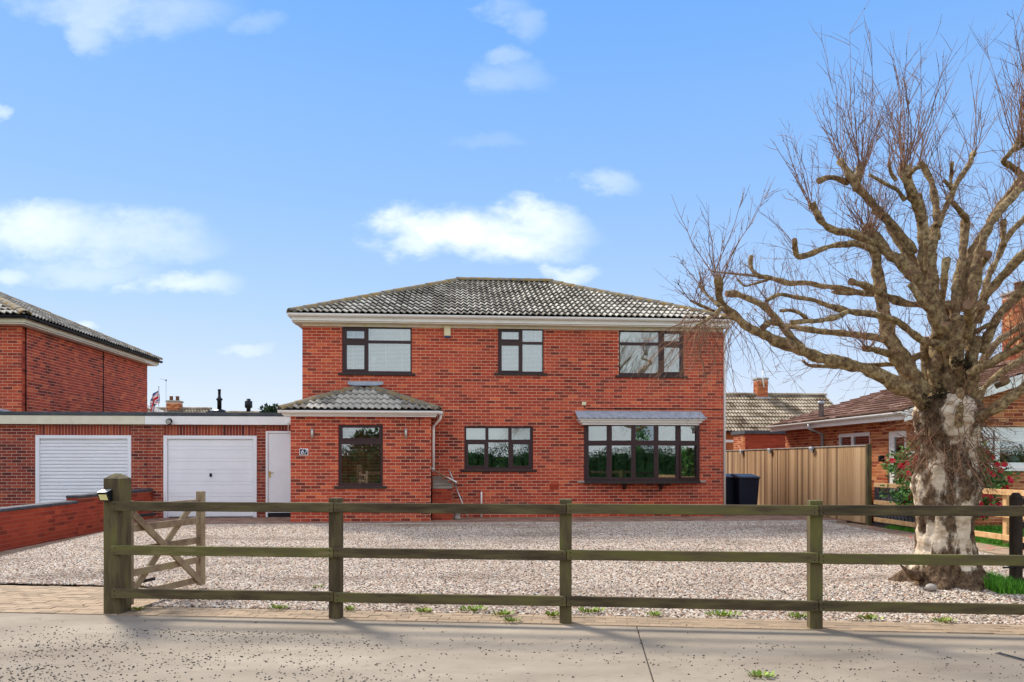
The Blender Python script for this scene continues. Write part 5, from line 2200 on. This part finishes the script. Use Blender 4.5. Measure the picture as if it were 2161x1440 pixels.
# ------------------------------------------------------------------ birch tree
Z = 2.769
tr = thing('birch_tree', (TREE.x, TREE.y, GH(TREE.x, TREE.y)), 'pollarded birch with pale peeling trunk and bare upright shoots beside the fence', 'tree')
TD = 8.72
rows = [  # y px, left x, right x
    (1262, 1880, 2105), (1238, 1902, 2082), (1222, 1914, 2072), (1205, 1925, 2062), (1185, 1932, 2054), (1160, 1938, 2049), (1130, 1941, 2046), (1100, 1941, 2046), (1075, 1941, 2048), (1050, 1938, 2056), (1030, 1936, 2060), (1010, 1938, 2059),
    (990, 1944, 2055), (970, 1951, 2051), (950, 1955, 2050), (930, 1953, 2052), (910, 1947, 2056), (890, 1942, 2062), (870, 1940, 2064), (852, 1946, 2058), (838, 1962, 2044), (828, 1985, 2020)]
NA = 64
vs, fs = [], []
sub = []
for (r0, r1) in zip(rows, rows[1:]):
    for k in range(4):
        f_ = k / 4
        sub.append(tuple(r0[i] + (r1[i] - r0[i]) * f_ for i in range(3)))
sub.append(rows[-1])
for (y, xl, xr) in sub:
    c = PX((xl + xr) / 2, y, TD)
    hw = (xr - xl) / 2 / FOC * TD
    root = max(0, (y - 1175) / 70)
    for k in range(NA):
        a = 2 * math.pi * k / NA
        dirv = Vector((math.cos(a), math.sin(a), 0))
        p = c + dirv * hw
        rid = noise.noise(Vector((math.cos(a) * 2.2, math.sin(a) * 2.2, c.z * .9))) * .09
        rid += noise.noise(Vector((math.cos(a) * 5, math.sin(a) * 5, c.z * 2.2 + 4))) * .055
        rid += noise.noise(p * 11) * .09 + noise.noise(p * 26) * .045 + .06 * (1 - abs(noise.noise(Vector((math.cos(a) * 4, math.sin(a) * 4, c.z * 1.2)))) * 3)
        rid += min(1, root) * (.16 * math.sin(a * 5 + 1.0) + .10 * math.sin(a * 9 + 2.0) + .12 * noise.noise(Vector((math.cos(a) * 6, math.sin(a) * 6, c.z * 5))))
        p = c + dirv * hw * (1 + rid)
        vs.append(tuple(p))
nr = len(sub)
for i in range(nr - 1):
    for k in range(NA):
        k2 = (k + 1) % NA
        fs.append((i * NA + k, i * NA + k2, (i + 1) * NA + k2, (i + 1) * NA + k))
fs.append(tuple((nr - 1) * NA + k for k in range(NA)))
q = MB()
q.add(vs, fs, smooth=True)
q.build('trunk', M['birch'], tr)
# surface root / stub on the left
q = MB()
q.tube([PX(1955, 1218, 8.6), PX(1930, 1215, 8.5), PX(1915, 1206, 8.45), PX(1900, 1192, 8.42)], [.06, .055, .035, .012], 12, wob=.7)
q.build('root_stub', M['birch'], tr)


def catmull(pts, rad, n=7):
    P = [pts[0] * 2 - pts[1]] + pts + [pts[-1] * 2 - pts[-2]]
    op, orad = [], []
    for i in range(len(pts) - 1):
        for k in range(n):
            t = k / n
            p0, p1, p2, p3 = P[i:i + 4]
            op.append(.5 * ((2 * p1) + (p2 - p0) * t + (2 * p0 - 5 * p1 + 4 * p2 - p3) * t * t + (3 * p1 - p0 - 3 * p2 + p3) * t ** 3))
            orad.append(rad[i] + (rad[i + 1] - rad[i]) * t)
    op.append(pts[-1])
    orad.append(rad[-1])
    return op, orad


LIMBS = []
TIPS = []


def limb(top, zp, w0, w1, d0, d1, knob=1.15, shoots=None, mt='limb', bend=.12):
    """zp: traced points; top selects which enlargement they were read from"""
    oy = 0 if top else 480
    n = len(zp)
    pts, rad = [], []
    ph = R() * 6
    for i, (zx, zy) in enumerate(zp):
        t = i / (n - 1)
        dd = d0 + (d1 - d0) * t + bend * math.sin(ph + t * 5) * t
        pts.append(PX(1400 + zx / Z, oy + zy / Z, dd))
        rad.append((w0 + (w1 - w0) * t) * .84 / 2 / Z / FOC * dd)
    op, orad = catmull(pts, rad)
    if knob:
        k = len(op)
        for i in range(k):
            t = i / (k - 1)
            if t > .86:
                orad[i] *= 1 + (knob - 1) * (t - .86) / .14
    q = MB()
    sd_ = R() * 50
    for i in range(len(op)):
        orad[i] *= 1 + .22 * noise.noise(op[i] * 3.1 + Vector((sd_, 0, 0))) + .14 * noise.noise(op[i] * 9 + Vector((0, sd_, 0)))
    q.tube(op, orad, 14, True, wob=.42, seed=sd_, capmat=1)
    q.build('limb', [M[mt], M['cut']], tr)
    LIMBS.append((op, orad))
    if shoots:
        TIPS.append((op[-9:], (op[-1] - op[-4]).normalized(), orad[-1], shoots))
    return op


D = TD
# low left limb and its forks
limb(0, [(1560, 1060), (1470, 985), (1380, 930), (1210, 840), (1050, 795), (900, 758), (800, 715), (700, 680), (600, 632), (510, 590), (430, 530), (365, 475), (330, 430), (325, 360), (320, 285)], 105, 40, D, D - 1.0, 1.25, (16, .62, .55))
limb(0, [(830, 725), (760, 655), (680, 560), (600, 470), (520, 430), (440, 395), (368, 388)], 55, 42, D - .5, D - .1, 1.05)
limb(0, [(680, 560), (620, 555), (585, 585)], 45, 36, D - .3, D - .5, 1.1, (10, .3, .9))
limb(0, [(345, 470), (270, 530), (195, 575)], 32, 20, D - .95, D - 1.5, 1.0, (16, .45, 1.6))
limb(0, [(335, 465), (265, 405), (212, 340)], 26, 20, D - .95, D - .6, 1.2, (8, .3, .6))
limb(0, [(310, 495), (225, 460), (162, 430)], 22, 16, D - .97, D - 1.2, 1.3, (8, .3, .8))
limb(0, [(1350, 800), (1200, 808), (1060, 812), (930, 812), (850, 806), (815, 780)], 36, 22, D + .35, D + .6, 1.1)
# second limb: rises left of centre
limb(0, [(1530, 980), (1470, 890), (1420, 810), (1370, 735), (1325, 655), (1300, 560), (1280, 450), (1265, 350), (1250, 250), (1235, 160), (1200, 80), (1175, 20)], 120, 50, D, D + .3, 1.3, (26, .55, .9))
limb(0, [(1300, 660), (1180, 637), (1060, 620), (930, 610), (800, 590), (715, 575)], 50, 36, D + .1, D + .7, 1.05)
limb(0, [(1640, 700), (1500, 650), (1400, 572), (1300, 525), (1200, 505), (1080, 490), (960, 455), (880, 425), (780, 410), (680, 393), (600, 432)], 60, 20, D - .2, D - .9, 1.2, (5, .3, .5))
limb(0, [(1080, 492), (1000, 527), (900, 546), (820, 550), (742, 556)], 34, 34, D - .7, D - 1.0, 1.05)
limb(0, [(850, 545), (800, 505), (745, 486), (685, 488)], 26, 24, D - .9, D - 1.1, 1.1)
limb(0, [(1700, 470), (1570, 445), (1440, 450), (1330, 415), (1250, 390), (1150, 380), (1050, 360), (940, 345), (830, 325), (740, 328), (640, 300), (560, 285), (518, 250), (508, 205), (515, 168)], 56, 24, D + .1, D + 1.0, 1.1)
limb(0, [(580, 290), (440, 275), (350, 265), (275, 255)], 18, 10, D + .9, D + 1.1, 1)
limb(0, [(610, 308), (530, 330), (475, 342), (430, 303)], 18, 10, D + .9, D + .7, 1)
limb(0, [(1270, 380), (1180, 342), (1095, 318)], 46, 44, D + .15, D - .2, 1.1)
limb(0, [(1160, 385), (1060, 388), (985, 378)], 26, 20, D + .3, D + .1, 1)
limb(0, [(1350, 745), (1260, 722), (1180, 705)], 46, 42, D + .1, D - .3, 1.1, (18, .35, .9))
limb(0, [(1520, 740), (1450, 780), (1490, 900)], 44, 60, D + .2, D + .1, 1)
# upper left head
limb(0, [(1240, 140), (1150, 100), (1050, 100), (950, 120), (860, 155), (790, 170), (772, 125), (765, 72)], 44, 34, D + .1, D - .5, 1.05)
limb(1, [(1220, 1420), (1110, 1370), (1000, 1350), (930, 1300), (890, 1240), (868, 1185)], 56, 44, D + .2, D - .3, 1.3, (12, .55, .6))
limb(0, [(1620, 640), (1590, 500), (1540, 390), (1470, 285), (1400, 210), (1310, 145), (1240, 60), (1190, 0)], 95, 62, D, D + .3, 1.2, (20, .55, .8))
limb(1, [(1470, 1480), (1400, 1390), (1330, 1310), (1250, 1225), (1170, 1130), (1110, 1060), (1065, 985), (1035, 945)], 62, 46, D + .2, D + .6, 1.15, (14, .9, .35))
limb(1, [(1080, 1070), (1030, 1048), (960, 1040), (905, 1062)], 44, 40, D + .5, D + .3, 1.05)
limb(1, [(1130, 1110), (1135, 1040), (1150, 985)], 56, 54, D + .5, D + .6, 1.3, (42, 1.0, .45))
limb(0, [(1590, 470), (1510, 340), (1450, 200), (1370, 70), (1300, -40), (1240, -110)], 62, 50, D + .4, D + .9, 1.1, (8, .5, .6))
# central uprights
limb(0, [(1620, 620), (1560, 500), (1500, 415), (1440, 330)], 50, 46, D - .3, D - .6, 1.05)
limb(0, [(1640, 560), (1590, 420), (1575, 300), (1562, 150), (1590, 20), (1605, -40)], 78, 60, D + .1, D + .2, 1)
limb(1, [(1600, 1400), (1600, 1300), (1590, 1180), (1565, 1060), (1535, 1000), (1498, 945)], 52, 38, D + .2, D + .5, 1.2, (5, .5, .4))
limb(0, [(1540, 400), (1520, 260), (1515, 120), (1510, 0), (1500, -110), (1480, -190)], 62, 56, D + .25, D + .1, 1)
limb(1, [(1505, 1290), (1485, 1210), (1450, 1120), (1420, 1050), (1405, 985)], 60, 74, D + .1, D - .1, 1.2, (40, .95, .5))
limb(1, [(1410, 1170), (1370, 1115), (1310, 1080), (1205, 1022)], 28, 22, D, D - .3, 1.05)
limb(1, [(1360, 1060), (1330, 1010), (1320, 960)], 26, 24, D - .1, D - .2, 1.05, (5, .5, .4))
limb(1, [(1420, 1040), (1470, 990), (1500, 975)], 36, 24, D - .1, D - .3, 1.1, (8, .7, .5))
limb(0, [(1530, 260), (1535, 120), (1535, 20), (1530, -60)], 30, 34, D - .1, D - .2, 1.05)
limb(1, [(1600, 1330), (1640, 1230), (1675, 1160), (1720, 1060), (1780, 975), (1812, 895)], 46, 32, D + .2, D + .6, 1.05, (12, .8, .45))
limb(1, [(1690, 1120), (1670, 1085), (1640, 1058)], 24, 22, D + .4, D + .2, 1.05)
limb(1, [(1685, 1110), (1680, 1040), (1688, 948)], 24, 22, D + .4, D + .5, 1.05)
limb(0, [(1700, 560), (1712, 420), (1725, 300), (1750, 150), (1758, 30), (1760, -60)], 72, 44, D + .1, D + .6, 1)
limb(1, [(1755, 1420), (1775, 1300), (1745, 1250), (1690, 1185), (1660, 1150)], 42, 34, D + .6, D + .4, 1.1, (10, .6, .6))
limb(0, [(1630, 430), (1640, 330), (1645, 260), (1652, 186)], 40, 50, D - .2, D - .5, 1.02)
# right hand limbs
limb(0, [(1790, 560), (1810, 380), (1830, 230), (1860, 100), (1900, 0), (1960, -90), (2060, -200), (2160, -300)], 72, 50, D, D + .5, 1.1, (20, .8, .5))
limb(0, [(1830, 560), (1880, 400), (1960, 310), (2050, 215), (2130, 130), (2260, 20)], 74, 56, D - .1, D - .6, 1.1, (12, .8, .5))
limb(0, [(1740, 480), (1765, 280), (1800, 150), (1880, 20), (1960, -110), (2040, -220), (2100, -300)], 66, 44, D + .3, D + .9, 1.0)
limb(1, [(2090, 1080), (2090, 1020), (2040, 980), (1988, 948), (2015, 910), (2055, 860), (2082, 805)], 42, 34, D + .85, D + .7, 1.4, (26, 1.0, .45))
limb(1, [(2060, 880), (2100, 850), (2110, 820)], 26, 30, D + .7, D + .6, 1.2, (16, .9, .4))
limb(0, [(1850, 470), (1900, 290), (1960, 170), (1990, 90), (2035, 25), (2110, -50), (2200, -150)], 48, 36, D + .4, D + 1.0, 1.1, (14, .8, .5))
limb(0, [(1990, 110), (1985, 20), (1990, -40)], 36, 34, D + .6, D + .7, 1.1, (8, .6, .5))
limb(0, [(1775, 640), (1785, 540), (1785, 450)], 66, 58, D - .35, D - .75, 1.1)
limb(0, [(1850, 730), (1910, 610), (1965, 510), (2050, 425), (2130, 320), (2220, 200)], 66, 52, D - .1, D - .4, 1.1, (12, .8, .5))
limb(0, [(1930, 560), (1860, 590), (1810, 620)], 30, 34, D - .2, D - .1, 1)
limb(0, [(1790, 900), (1850, 800), (1950, 675), (2050, 600), (2150, 540)], 52, 40, D + .2, D + .6, 1.1, (8, .6, .6))
limb(0, [(1780, 860), (1950, 770), (2050, 720), (2170, 655)], 62, 46, D - .3, D - .9, 1.1, (8, .6, .6))
limb(0, [(1990, 745), (2030, 680), (2150, 590)], 34, 26, D - .5, D - .8, 1.1, (6, .6, .6))
limb(0, [(1730, 1160), (1850, 1108), (1950, 1050), (2050, 980), (2200, 880)], 84, 60, D - .1, D - .7, 1.1, (8, .7, .6))
limb(0, [(1790, 1110), (1860, 960), (1950, 870), (2050, 800), (2170, 720)], 52, 40, D + .1, D + .5, 1.1, (8, .7, .6))
limb(0, [(1850, 230), (1880, 190), (1895, 158)], 44, 46, D + .2, D - .1, 1.05)
limb(0, [(1830, 480), (1890, 470)], 36, 38, D - .1, D - .3, 1.05)
limb(0, [(1940, 930), (2000, 900), (1990, 890)], 40, 46, D - .3, D - .5, 1.1)
# thick bundle of stems between trunk and crown
for (x0_, y0_, x1_, y1_, w0_, w1_, dd) in ((1600, 1100, 1600, 640, 120, 90, .1), (1680, 1150, 1650, 560, 130, 80, -.05), (1740, 1150, 1720, 520, 110, 76, .0), (1800, 1130, 1790, 520, 100, 74, .1), (1650, 900, 1660, 430, 80, 50, .25), (1720, 1160, 1735, 950, 60, 46, -.3), (1560, 1040, 1530, 640, 80, 60, .3), (1790, 1000, 1840, 640, 70, 56, -.15)):
    limb(0, [(x0_, y0_), ((x0_ * 2 + x1_) / 3 + U(-12, 12), (y0_ * 2 + y1_) / 3), ((x0_ + 2 * x1_) / 3 + U(-12, 12), (y0_ + 2 * y1_) / 3), (x1_, y1_)], w0_, w1_, D + dd, D + dd + U(-.1, .1), 1, mt='limb')
# dark mossy hollow in the crotch
q = MB()
rm = random.Random(6)
for k in range(18):
    zx, zy = rm.uniform(1520, 1670), rm.uniform(930, 1075)
    leaf_clump(q, PX(1400 + zx / Z, 480 + zy / Z, D - .14 - .08 * rm.random()), rm.uniform(.02, .045), 60, .026, rnd=rm)
for k in range(8):
    leaf_clump(q, PX(1400 + rm.uniform(1700, 1800) / Z, 480 + rm.uniform(770, 840) / Z, D - .25), rm.uniform(.02, .045), 50, .03, rnd=rm)
q.build('moss', M['moss'], tr)

# shoots and twigs -----------------------------------------------------
rt = random.Random(21)
tw = MB()


def shoot(p, d, L, r, side, droop=0.0):
    n = 6
    pts = [p]
    cur = d.copy()
    for k in range(n):
        cur = (cur + Vector((rt.uniform(-.16, .16), rt.uniform(-.16, .16), rt.uniform(-.08, .12) - droop))).normalized()
        pts.append(pts[-1] + cur * L / n)
    tw.tube(pts, [r * (1 - .72 * k / n) for k in range(n + 1)], 4, False, tone=rt.random())
    for k in range(side):
        i = rt.randint(1, n - 1)
        f_ = rt.random()
        b = pts[i] * (1 - f_) + pts[i + 1] * f_
        sd = (cur + Vector((rt.uniform(-.9, .9), rt.uniform(-.9, .9), rt.uniform(-.4, .6) - droop))).normalized()
        l2 = L * rt.uniform(.1, .32)
        m_ = b + sd * l2 * .5 + Vector((0, 0, .02 * l2))
        e = b + sd * l2 + Vector((rt.uniform(-.03, .03), rt.uniform(-.03, .03), rt.uniform(-.02, .04)))
        tw.tube([b, m_, e], [r * .55, r * .45, r * .25], 3, False, tone=rt.random())
        # buds
        if rt.random() < .6:
            c_ = m_
            s_ = r * 1.1
            tw.add([c_ + Vector((s_, 0, 0)), c_ + Vector((-s_, s_, 0)), c_ + Vector((-s_, -s_, 0)), c_ + sd * s_ * 3.5], [(0, 1, 3), (1, 2, 3), (2, 0, 3)], rt.random())


for (p, d, r, (n, L, spread)) in TIPS:
    for k in range(max(3, int(n * .8))):
        dd = (Vector((0, 0, 1.0)) + d * .35 + Vector((rt.uniform(-1, 1), rt.uniform(-1, 1), rt.uniform(-.3, .3))) * (spread * 1.25)).normalized()
        if spread > 1.2:
            dd = (d * .5 + Vector((rt.uniform(-1.2, .5), rt.uniform(-.8, .8), rt.uniform(-1.0, .0)))).normalized()
        b = p[max(0, len(p) - 1 - int(8 * rt.random() ** 1.6))] + Vector((rt.uniform(-1, 1), rt.uniform(-1, 1), rt.uniform(-1, .4))) * r
        shoot(b, dd, L * rt.uniform(.55, 1.45) * 1.25, rt.uniform(.0035, .0065), rt.randint(4, 9), .05 if spread > 1.2 else 0)
# weeping twigs over the house corner
c0_ = PX(1400 + 200 / Z, 480 + 570 / Z, D - 1.4)
for k in range(70):
    b = c0_ + Vector((rt.uniform(-.12, .55), rt.uniform(-.1, .3), rt.uniform(-.05, .15)))
    dd = Vector((rt.uniform(-1.1, .35), rt.uniform(-.4, .4), rt.uniform(-.9, -.1))).normalized()
    shoot(b, dd, rt.uniform(.35, 1.05), .0032, rt.randint(2, 5), .14)
# short growth all along the limbs
for (op, orad) in LIMBS:
    Ltot = sum((op[i + 1] - op[i]).length for i in range(len(op) - 1))
    for k in range(int(Ltot * 22)):
        i = rt.randint(2, len(op) - 1)
        a = rt.uniform(0, 6.28)
        t_ = (op[i] - op[i - 1]).normalized()
        s_ = t_.orthogonal().normalized()
        dirv = Matrix.Rotation(a, 3, t_) @ s_
        dd = (dirv + t_ * .6 + Vector((0, 0, rt.choice((.9, .9, .4, -.5))))).normalized()
        shoot(op[i] + dirv * orad[i] * .8, dd, rt.uniform(.12, .62), rt.uniform(.0022, .0038), rt.randint(2, 6), rt.choice((0, 0, .1)))
# tangle of dead twigs round the top of the trunk
for k in range(300):
    a = rt.uniform(0, 6.28)
    y = rt.uniform(860, 985)
    c = PX(2003, y, D)
    b = c + Vector((math.cos(a), math.sin(a), 0)) * .30
    dd = Vector((math.cos(a) * .6 + rt.uniform(-.5, .5), math.sin(a) * .6 + rt.uniform(-.5, .5), rt.uniform(-1.0, .5))).normalized()
    shoot(b, dd, rt.uniform(.2, .6), .0045, 3, .1)
o = tw.build('twigs', M['twig'], tr)
o['kind'] = 'stuff'

# stone and grass by the trunk
p = PX(1965, 1222, 8.25)
q = MB()
n = 14
prof = [(0.004, -.05), (.05, -.045), (.085, -.015), (.09, .015), (.07, .045), (.035, .062), (.004, .067)]
q.tube([(p.x, p.y, GH(p.x, p.y) + .035 + z * .7) for r, z in prof], [r * .68 for r, z in prof], n, True, wob=.15)
solo(q, 'cobble', M['stone'], 'rounded grey stone lying at the foot of the birch', 'stone')
q = MB()
pg_ = PX(2098, 1238, 8.45)
blades(q, 2600, lambda r: (lambda u, v: (pg_.x + u, pg_.y + v, GH(pg_.x + u, pg_.y + v) - .005))((r.random() - .5) * .42 * (1.0), (r.random() - .5) * .7), .13, random.Random(4))
solo(q, 'grass_tuft', M['grass'], 'thick green grass tuft growing against the birch roots', 'grass')

# ------------------------------------------------------------------ camellia
cm = thing('camellia_bush', (9.85, 14.3, .1), 'camellia bush with red flowers behind the birch trunk', 'bush')
rc = random.Random(12)
q = MB()
for k in range(9):
    a = k * .7
    q.tube([(9.85, 14.3, .1), (9.85 + .2 * math.cos(a), 14.3 + .15 * math.sin(a), .7), (9.85 + .7 * math.cos(a), 14.3 + .5 * math.sin(a), 1.3 + .2 * rc.random())], [.025, .018, .008], 6)
q.build('stems', M['twig'], cm)
q = MB()
fl_c = []
for k in range(230):
    a, b = rc.uniform(0, 6.28), rc.uniform(-.9, 1)
    r = rc.uniform(.55, 1.0)
    c = Vector((9.85 + math.cos(a) * 1.28 * r * math.sqrt(1 - b * b * .8), 14.25 + math.sin(a) * .6 * r * math.sqrt(1 - b * b * .8), 1.12 + b * .72))
    leaf_clump(q, c, .16, 34, .085, rnd=rc)
    fl_c.append(c)
q.build('foliage', M['leaf'], cm)['kind'] = 'stuff'
for k in range(110):
    c = rc.choice(fl_c) + Vector((rc.uniform(-.1, .1), -.12 - rc.random() * .08, rc.uniform(-.1, .12)))
    q = MB()
    ax = Vector((rc.uniform(-.6, .4), -1, rc.uniform(-.1, .7))).normalized()
    s1 = ax.orthogonal().normalized()
    for ring, (n_, rr, up) in enumerate(((7, .07, .025), (5, .045, .045))):
        for j in range(n_):
            a = 6.283 * j / n_ + ring
            s = Matrix.Rotation(a, 3, ax) @ s1
            t2 = ax.cross(s)
            q.add([c, c + s * rr * .6 + t2 * rr * .42 + ax * up * .6, c + s * rr + ax * up, c + s * rr * .6 - t2 * rr * .42 + ax * up * .6], [(0, 1, 2, 3)], rc.random())
    q.build('flower', M['petal'], cm)
q = MB()
for k in range(260):
    x, y = rc.gauss(8.75, .28), rc.uniform(11.2, 15.6)
    z = (.098 if 8.45 < x < 9.15 else GH(x, y) + .03)
    a = rc.uniform(0, 6.28)
    s = .022
    q.add([(x + s * math.cos(a), y + s * math.sin(a), z + .004), (x - s * math.sin(a), y + s * math.cos(a), z + .009), (x - s * math.cos(a), y - s * math.sin(a), z + .004)], [(0, 1, 2)], rc.random())
tag(q.build('fallen_petals', M['petal']), 'fallen red petals scattered on the path and gravel by the pine fence', 'petals', kind='stuff')

# ------------------------------------------------------------------ wheelie bins
for i, (px_, Yb_, lab) in enumerate(((1572, 18.55, 'black wheelie bin standing clear beside the board fence'), (1543, 18.9, 'black wheelie bin half hidden behind the house corner'))):
    c = onY(px_, 1030, Yb_)
    x, y = c.x, Yb_
    zz = .13
    t = thing('wheelie_bin', (x, y, zz), lab, 'wheelie bin', 'bins by the house')
    q = MB()
    a, b = .22, .27
    q.add([(x - a, y - a, zz + .06), (x + a, y - a, zz + .06), (x + a, y + a, zz + .06), (x - a, y + a, zz + .06), (x - b, y - b, zz + .96), (x + b, y - b, zz + .96), (x + b, y + b, zz + .96), (x - b, y + b, zz + .96)],
          [(3, 2, 1, 0), (0, 1, 5, 4), (1, 2, 6, 5), (2, 3, 7, 6), (3, 0, 4, 7), (4, 5, 6, 7)])
    q.bbox(x - .285, x + .285, y - .285, y + .285, zz + .93, zz + .965, .01)
    q.build('body', M['navy'], t)
    q = MB()
    q.add([(x - .29, y - .32, zz + .97), (x + .29, y - .32, zz + .97), (x + .29, y + .29, zz + 1.0), (x - .29, y + .29, zz + 1.0), (x - .27, y - .29, zz + 1.0), (x + .27, y - .29, zz + 1.0), (x + .25, y + .2, zz + 1.06), (x - .25, y + .2, zz + 1.06), (x + .29, y + .3, zz + 1.02), (x - .29, y + .3, zz + 1.02)],
          [(0, 1, 5, 4), (4, 5, 6, 7), (1, 2, 6, 5), (3, 0, 4, 7), (7, 6, 8, 9), (2, 8, 6), (3, 7, 9), (3, 2, 1, 0), (2, 3, 9, 8)])
    q.build('lid', M['navy'], t)
    q = MB()
    q.tube([(x - .22, y + .31, zz + .97), (x + .22, y + .31, zz + .97)], .016, 8)
    q.build('handle', M['black'], t)
    for s in (-1, 1):
        q = MB()
        q.tube([(x + s * .24, y + .2, zz + .1), (x + s * .29, y + .2, zz + .1)], .1, 16)
        q.build('wheel', M['black'], t)

# ------------------------------------------------------------------ weeds in the edging
rw = random.Random(31)
WEEDS = [(292, 1290, .05, 'upright bright green weed beside the gate post on the edging'), (590, 1287, .07, 'leafy yellow green weed at the gravel edge'), (672, 1244, .05, 'small weed in the gravel behind the bottom rail'), (738, 1290, .05, 'small weed on the edging right of a fence post'),
         (895, 1294, .06, 'yellowish weed at the gravel edge'), (998, 1291, .11, 'spreading pale green weed at the gravel edge'), (1060, 1300, .08, 'reddish green weed at the gravel edge'), (1168, 1302, .08, 'leafy weed against the fence post'),
         (1245, 1293, .12, 'wide straggly pale weed at the gravel edge'), (1380, 1302, .06, 'weed cluster on the edging'), (1525, 1302, .13, 'largest bright green weed clump at the gravel edge'), (1688, 1305, .10, 'low green weed by the fence post'),
         (1835, 1309, .09, 'thin green weed on the edging near the birch'), (1990, 1315, .08, 'low weed on the edging near the birch'), (1605, 1428, .07, 'moss tuft on the pavement'), (1080, 1314, .06, 'flat weed on the pavement edge')]
for (px_, py_, r_, lab) in WEEDS:
    d = HC * FOC / (py_ - HY)
    c = PX(px_, py_, d)
    c.z = 0.0 if py_ > 1318 else .012
    q = MB()
    n_ = int(60 * r_ / .08)
    for k in range(n_):
        a = rw.uniform(0, 6.28)
        rr = r_ * rw.random() ** .7
        b = Vector((c.x + math.cos(a) * rr * 1.3, c.y + math.sin(a) * rr * .8, c.z))
        dd = Vector((math.cos(a) * rw.uniform(.3, 1), math.sin(a) * rw.uniform(.3, 1), rw.uniform(.3, 1.1))).normalized()
        L = rw.uniform(.025, .055)
        s = dd.cross(Vector((0, 0, 1))).normalized() * L * .26
        q.add([b, b + dd * L * .55 + s, b + dd * L, b + dd * L * .55 - s], [(0, 1, 2, 3)], rw.random())
    solo(q, 'weed', M['weed'], lab, 'weed', 'weeds along the gravel edge')
# dark strip of bitumen repair on the pavement
q = MB()
pa, pb = PX(2104, 1379, HC * FOC / (1379 - HY)), PX(2200, 1405, HC * FOC / (1405 - HY))
q.bar((pa.x, pa.y, .003), (pb.x, pb.y, .003), .05, .008, b=.003)
solo(q, 'bitumen_strip', M['black'], 'short dark strip of bitumen lying on the concrete pavement', 'strip')

# ------------------------------------------------------------------ across the road, mirrored in the windows
rh = random.Random(77)


def bush_row(name, lab, cx_, cy_, w_, dpt, h, n, leaf, mt, cat='hedge'):
    t = thing(name, (cx_, cy_, -.1), lab, cat)
    q = MB()
    for k in range(n):
        x, y = rh.uniform(-w_, w_), rh.uniform(-dpt, dpt)
        hh = h * (.8 + .35 * noise.noise(Vector((cx_ + x * .35, y, 2))))
        z = hh * rh.random() ** .75
        leaf_clump(q, (cx_ + x, cy_ + y, z), .28, 14, leaf, rnd=rh)
    q.build('foliage', mt, t)['kind'] = 'stuff'
    q = MB()
    for k in range(max(2, int(w_))):
        x = -w_ + (k + .5) * 2 * w_ / max(2, int(w_))
        q.tube([(cx_ + x, cy_, -.2), (cx_ + x + .1, cy_, h * .5), (cx_ + x, cy_ + .1, h * .8)], [.06, .04, .02], 6)
    q.build('stems', M['limb'], t)
    return t


for cx_, lab in ((0, 'long dark hedge across the road facing the drive, mirrored in the ground floor windows'), (31, 'dark hedge across the road beyond the bare tree'), (-31, 'dark hedge across the road opposite the garages')):
    ht = bush_row('hedge', lab, cx_, -12.5, 15.5, .8, 2.75, 3600, .13, M['leaf_dark'])
    q = MB()
    for k in range(31):
        x = cx_ - 15.5 + k
        q.bbox(x, x + .98, -12.9 + U(-.1, .1), -12.1 + U(-.1, .1), -.1, 1.9 + U(-.25, .35), .15)
    q.build('core', M['leaf_dark'], ht)


def round_tree(lab, x, y, h, r, n, mt, leaf=.22):
    t = thing('roadside_tree', (x, y, -.1), lab, 'tree', 'trees across the road')
    q = MB()
    q.tube([(x, y, -.2), (x + .1, y, h * .4), (x, y + .1, h * .8)], [.2, .15, .05], 8)
    for k in range(7):
        a = rh.uniform(0, 6.28)
        q.tube([(x + .05, y, h * .4 + .1 * k), (x + math.cos(a) * r * .5, y + math.sin(a) * r * .5, h * .62 + .15 * k), (x + math.cos(a) * r * .85, y + math.sin(a) * r * .85, h * .75 + .12 * k)], [.07, .045, .015], 6)
    q.build('trunk', M['limb'], t)
    q = MB()
    for k in range(n):
        v = Vector((rh.uniform(-1, 1), rh.uniform(-1, 1), rh.uniform(-1, 1)))
        if v.length > 1:
            v.normalize()
        leaf_clump(q, (x + v.x * r, y + v.y * r, h * .66 + v.z * h * .36), .3, 16, leaf, rnd=rh)
    q.build('crown', mt, t)


round_tree('dark evergreen tree across the road, mirrored in the bow window', 7.2, -13.5, 5.6, 1.6, 240, M['leaf_dark'], .15)
round_tree('green bushy tree across the road, mirrored beside the bow window mullions', 11.4, -14.0, 4.6, 1.5, 200, M['leaf'])
round_tree('dark rounded tree across the road, mirrored in the porch window', -5.2, -14.0, 3.4, 1.5, 240, M['leaf_dark'])
bt = thing('bare_tree', (10.6, -15, -.1), 'bare winter tree across the road, mirrored in the upstairs window', 'tree')
q = MB()
q.tube([(10.6, -15, -.2), (10.7, -15, 4), (10.6, -15, 8), (10.8, -15, 12.5)], [.25, .2, .12, .03], 8)
for k in range(60):
    z = 3.0 + 9 * rh.random()
    a = rh.uniform(0, 6.28)
    L = (13 - z) * .38 + .4
    p = Vector((10.65, -15, z))
    d = Vector((math.cos(a), math.sin(a), 1.1)).normalized()
    q.tube([p, p + d * L * .5, p + d * L + Vector((0, 0, .3 * L))], [.05, .03, .01], 5, False)
    for j in range(4):
        b = p + d * L * rh.uniform(.3, .9)
        e = (d + Vector((rh.uniform(-.8, .8), rh.uniform(-.8, .8), .5))).normalized()
        q.tube([b, b + e * L * .4], [.018, .006], 4, False)
q.build('trunk', M['limb'], bt)
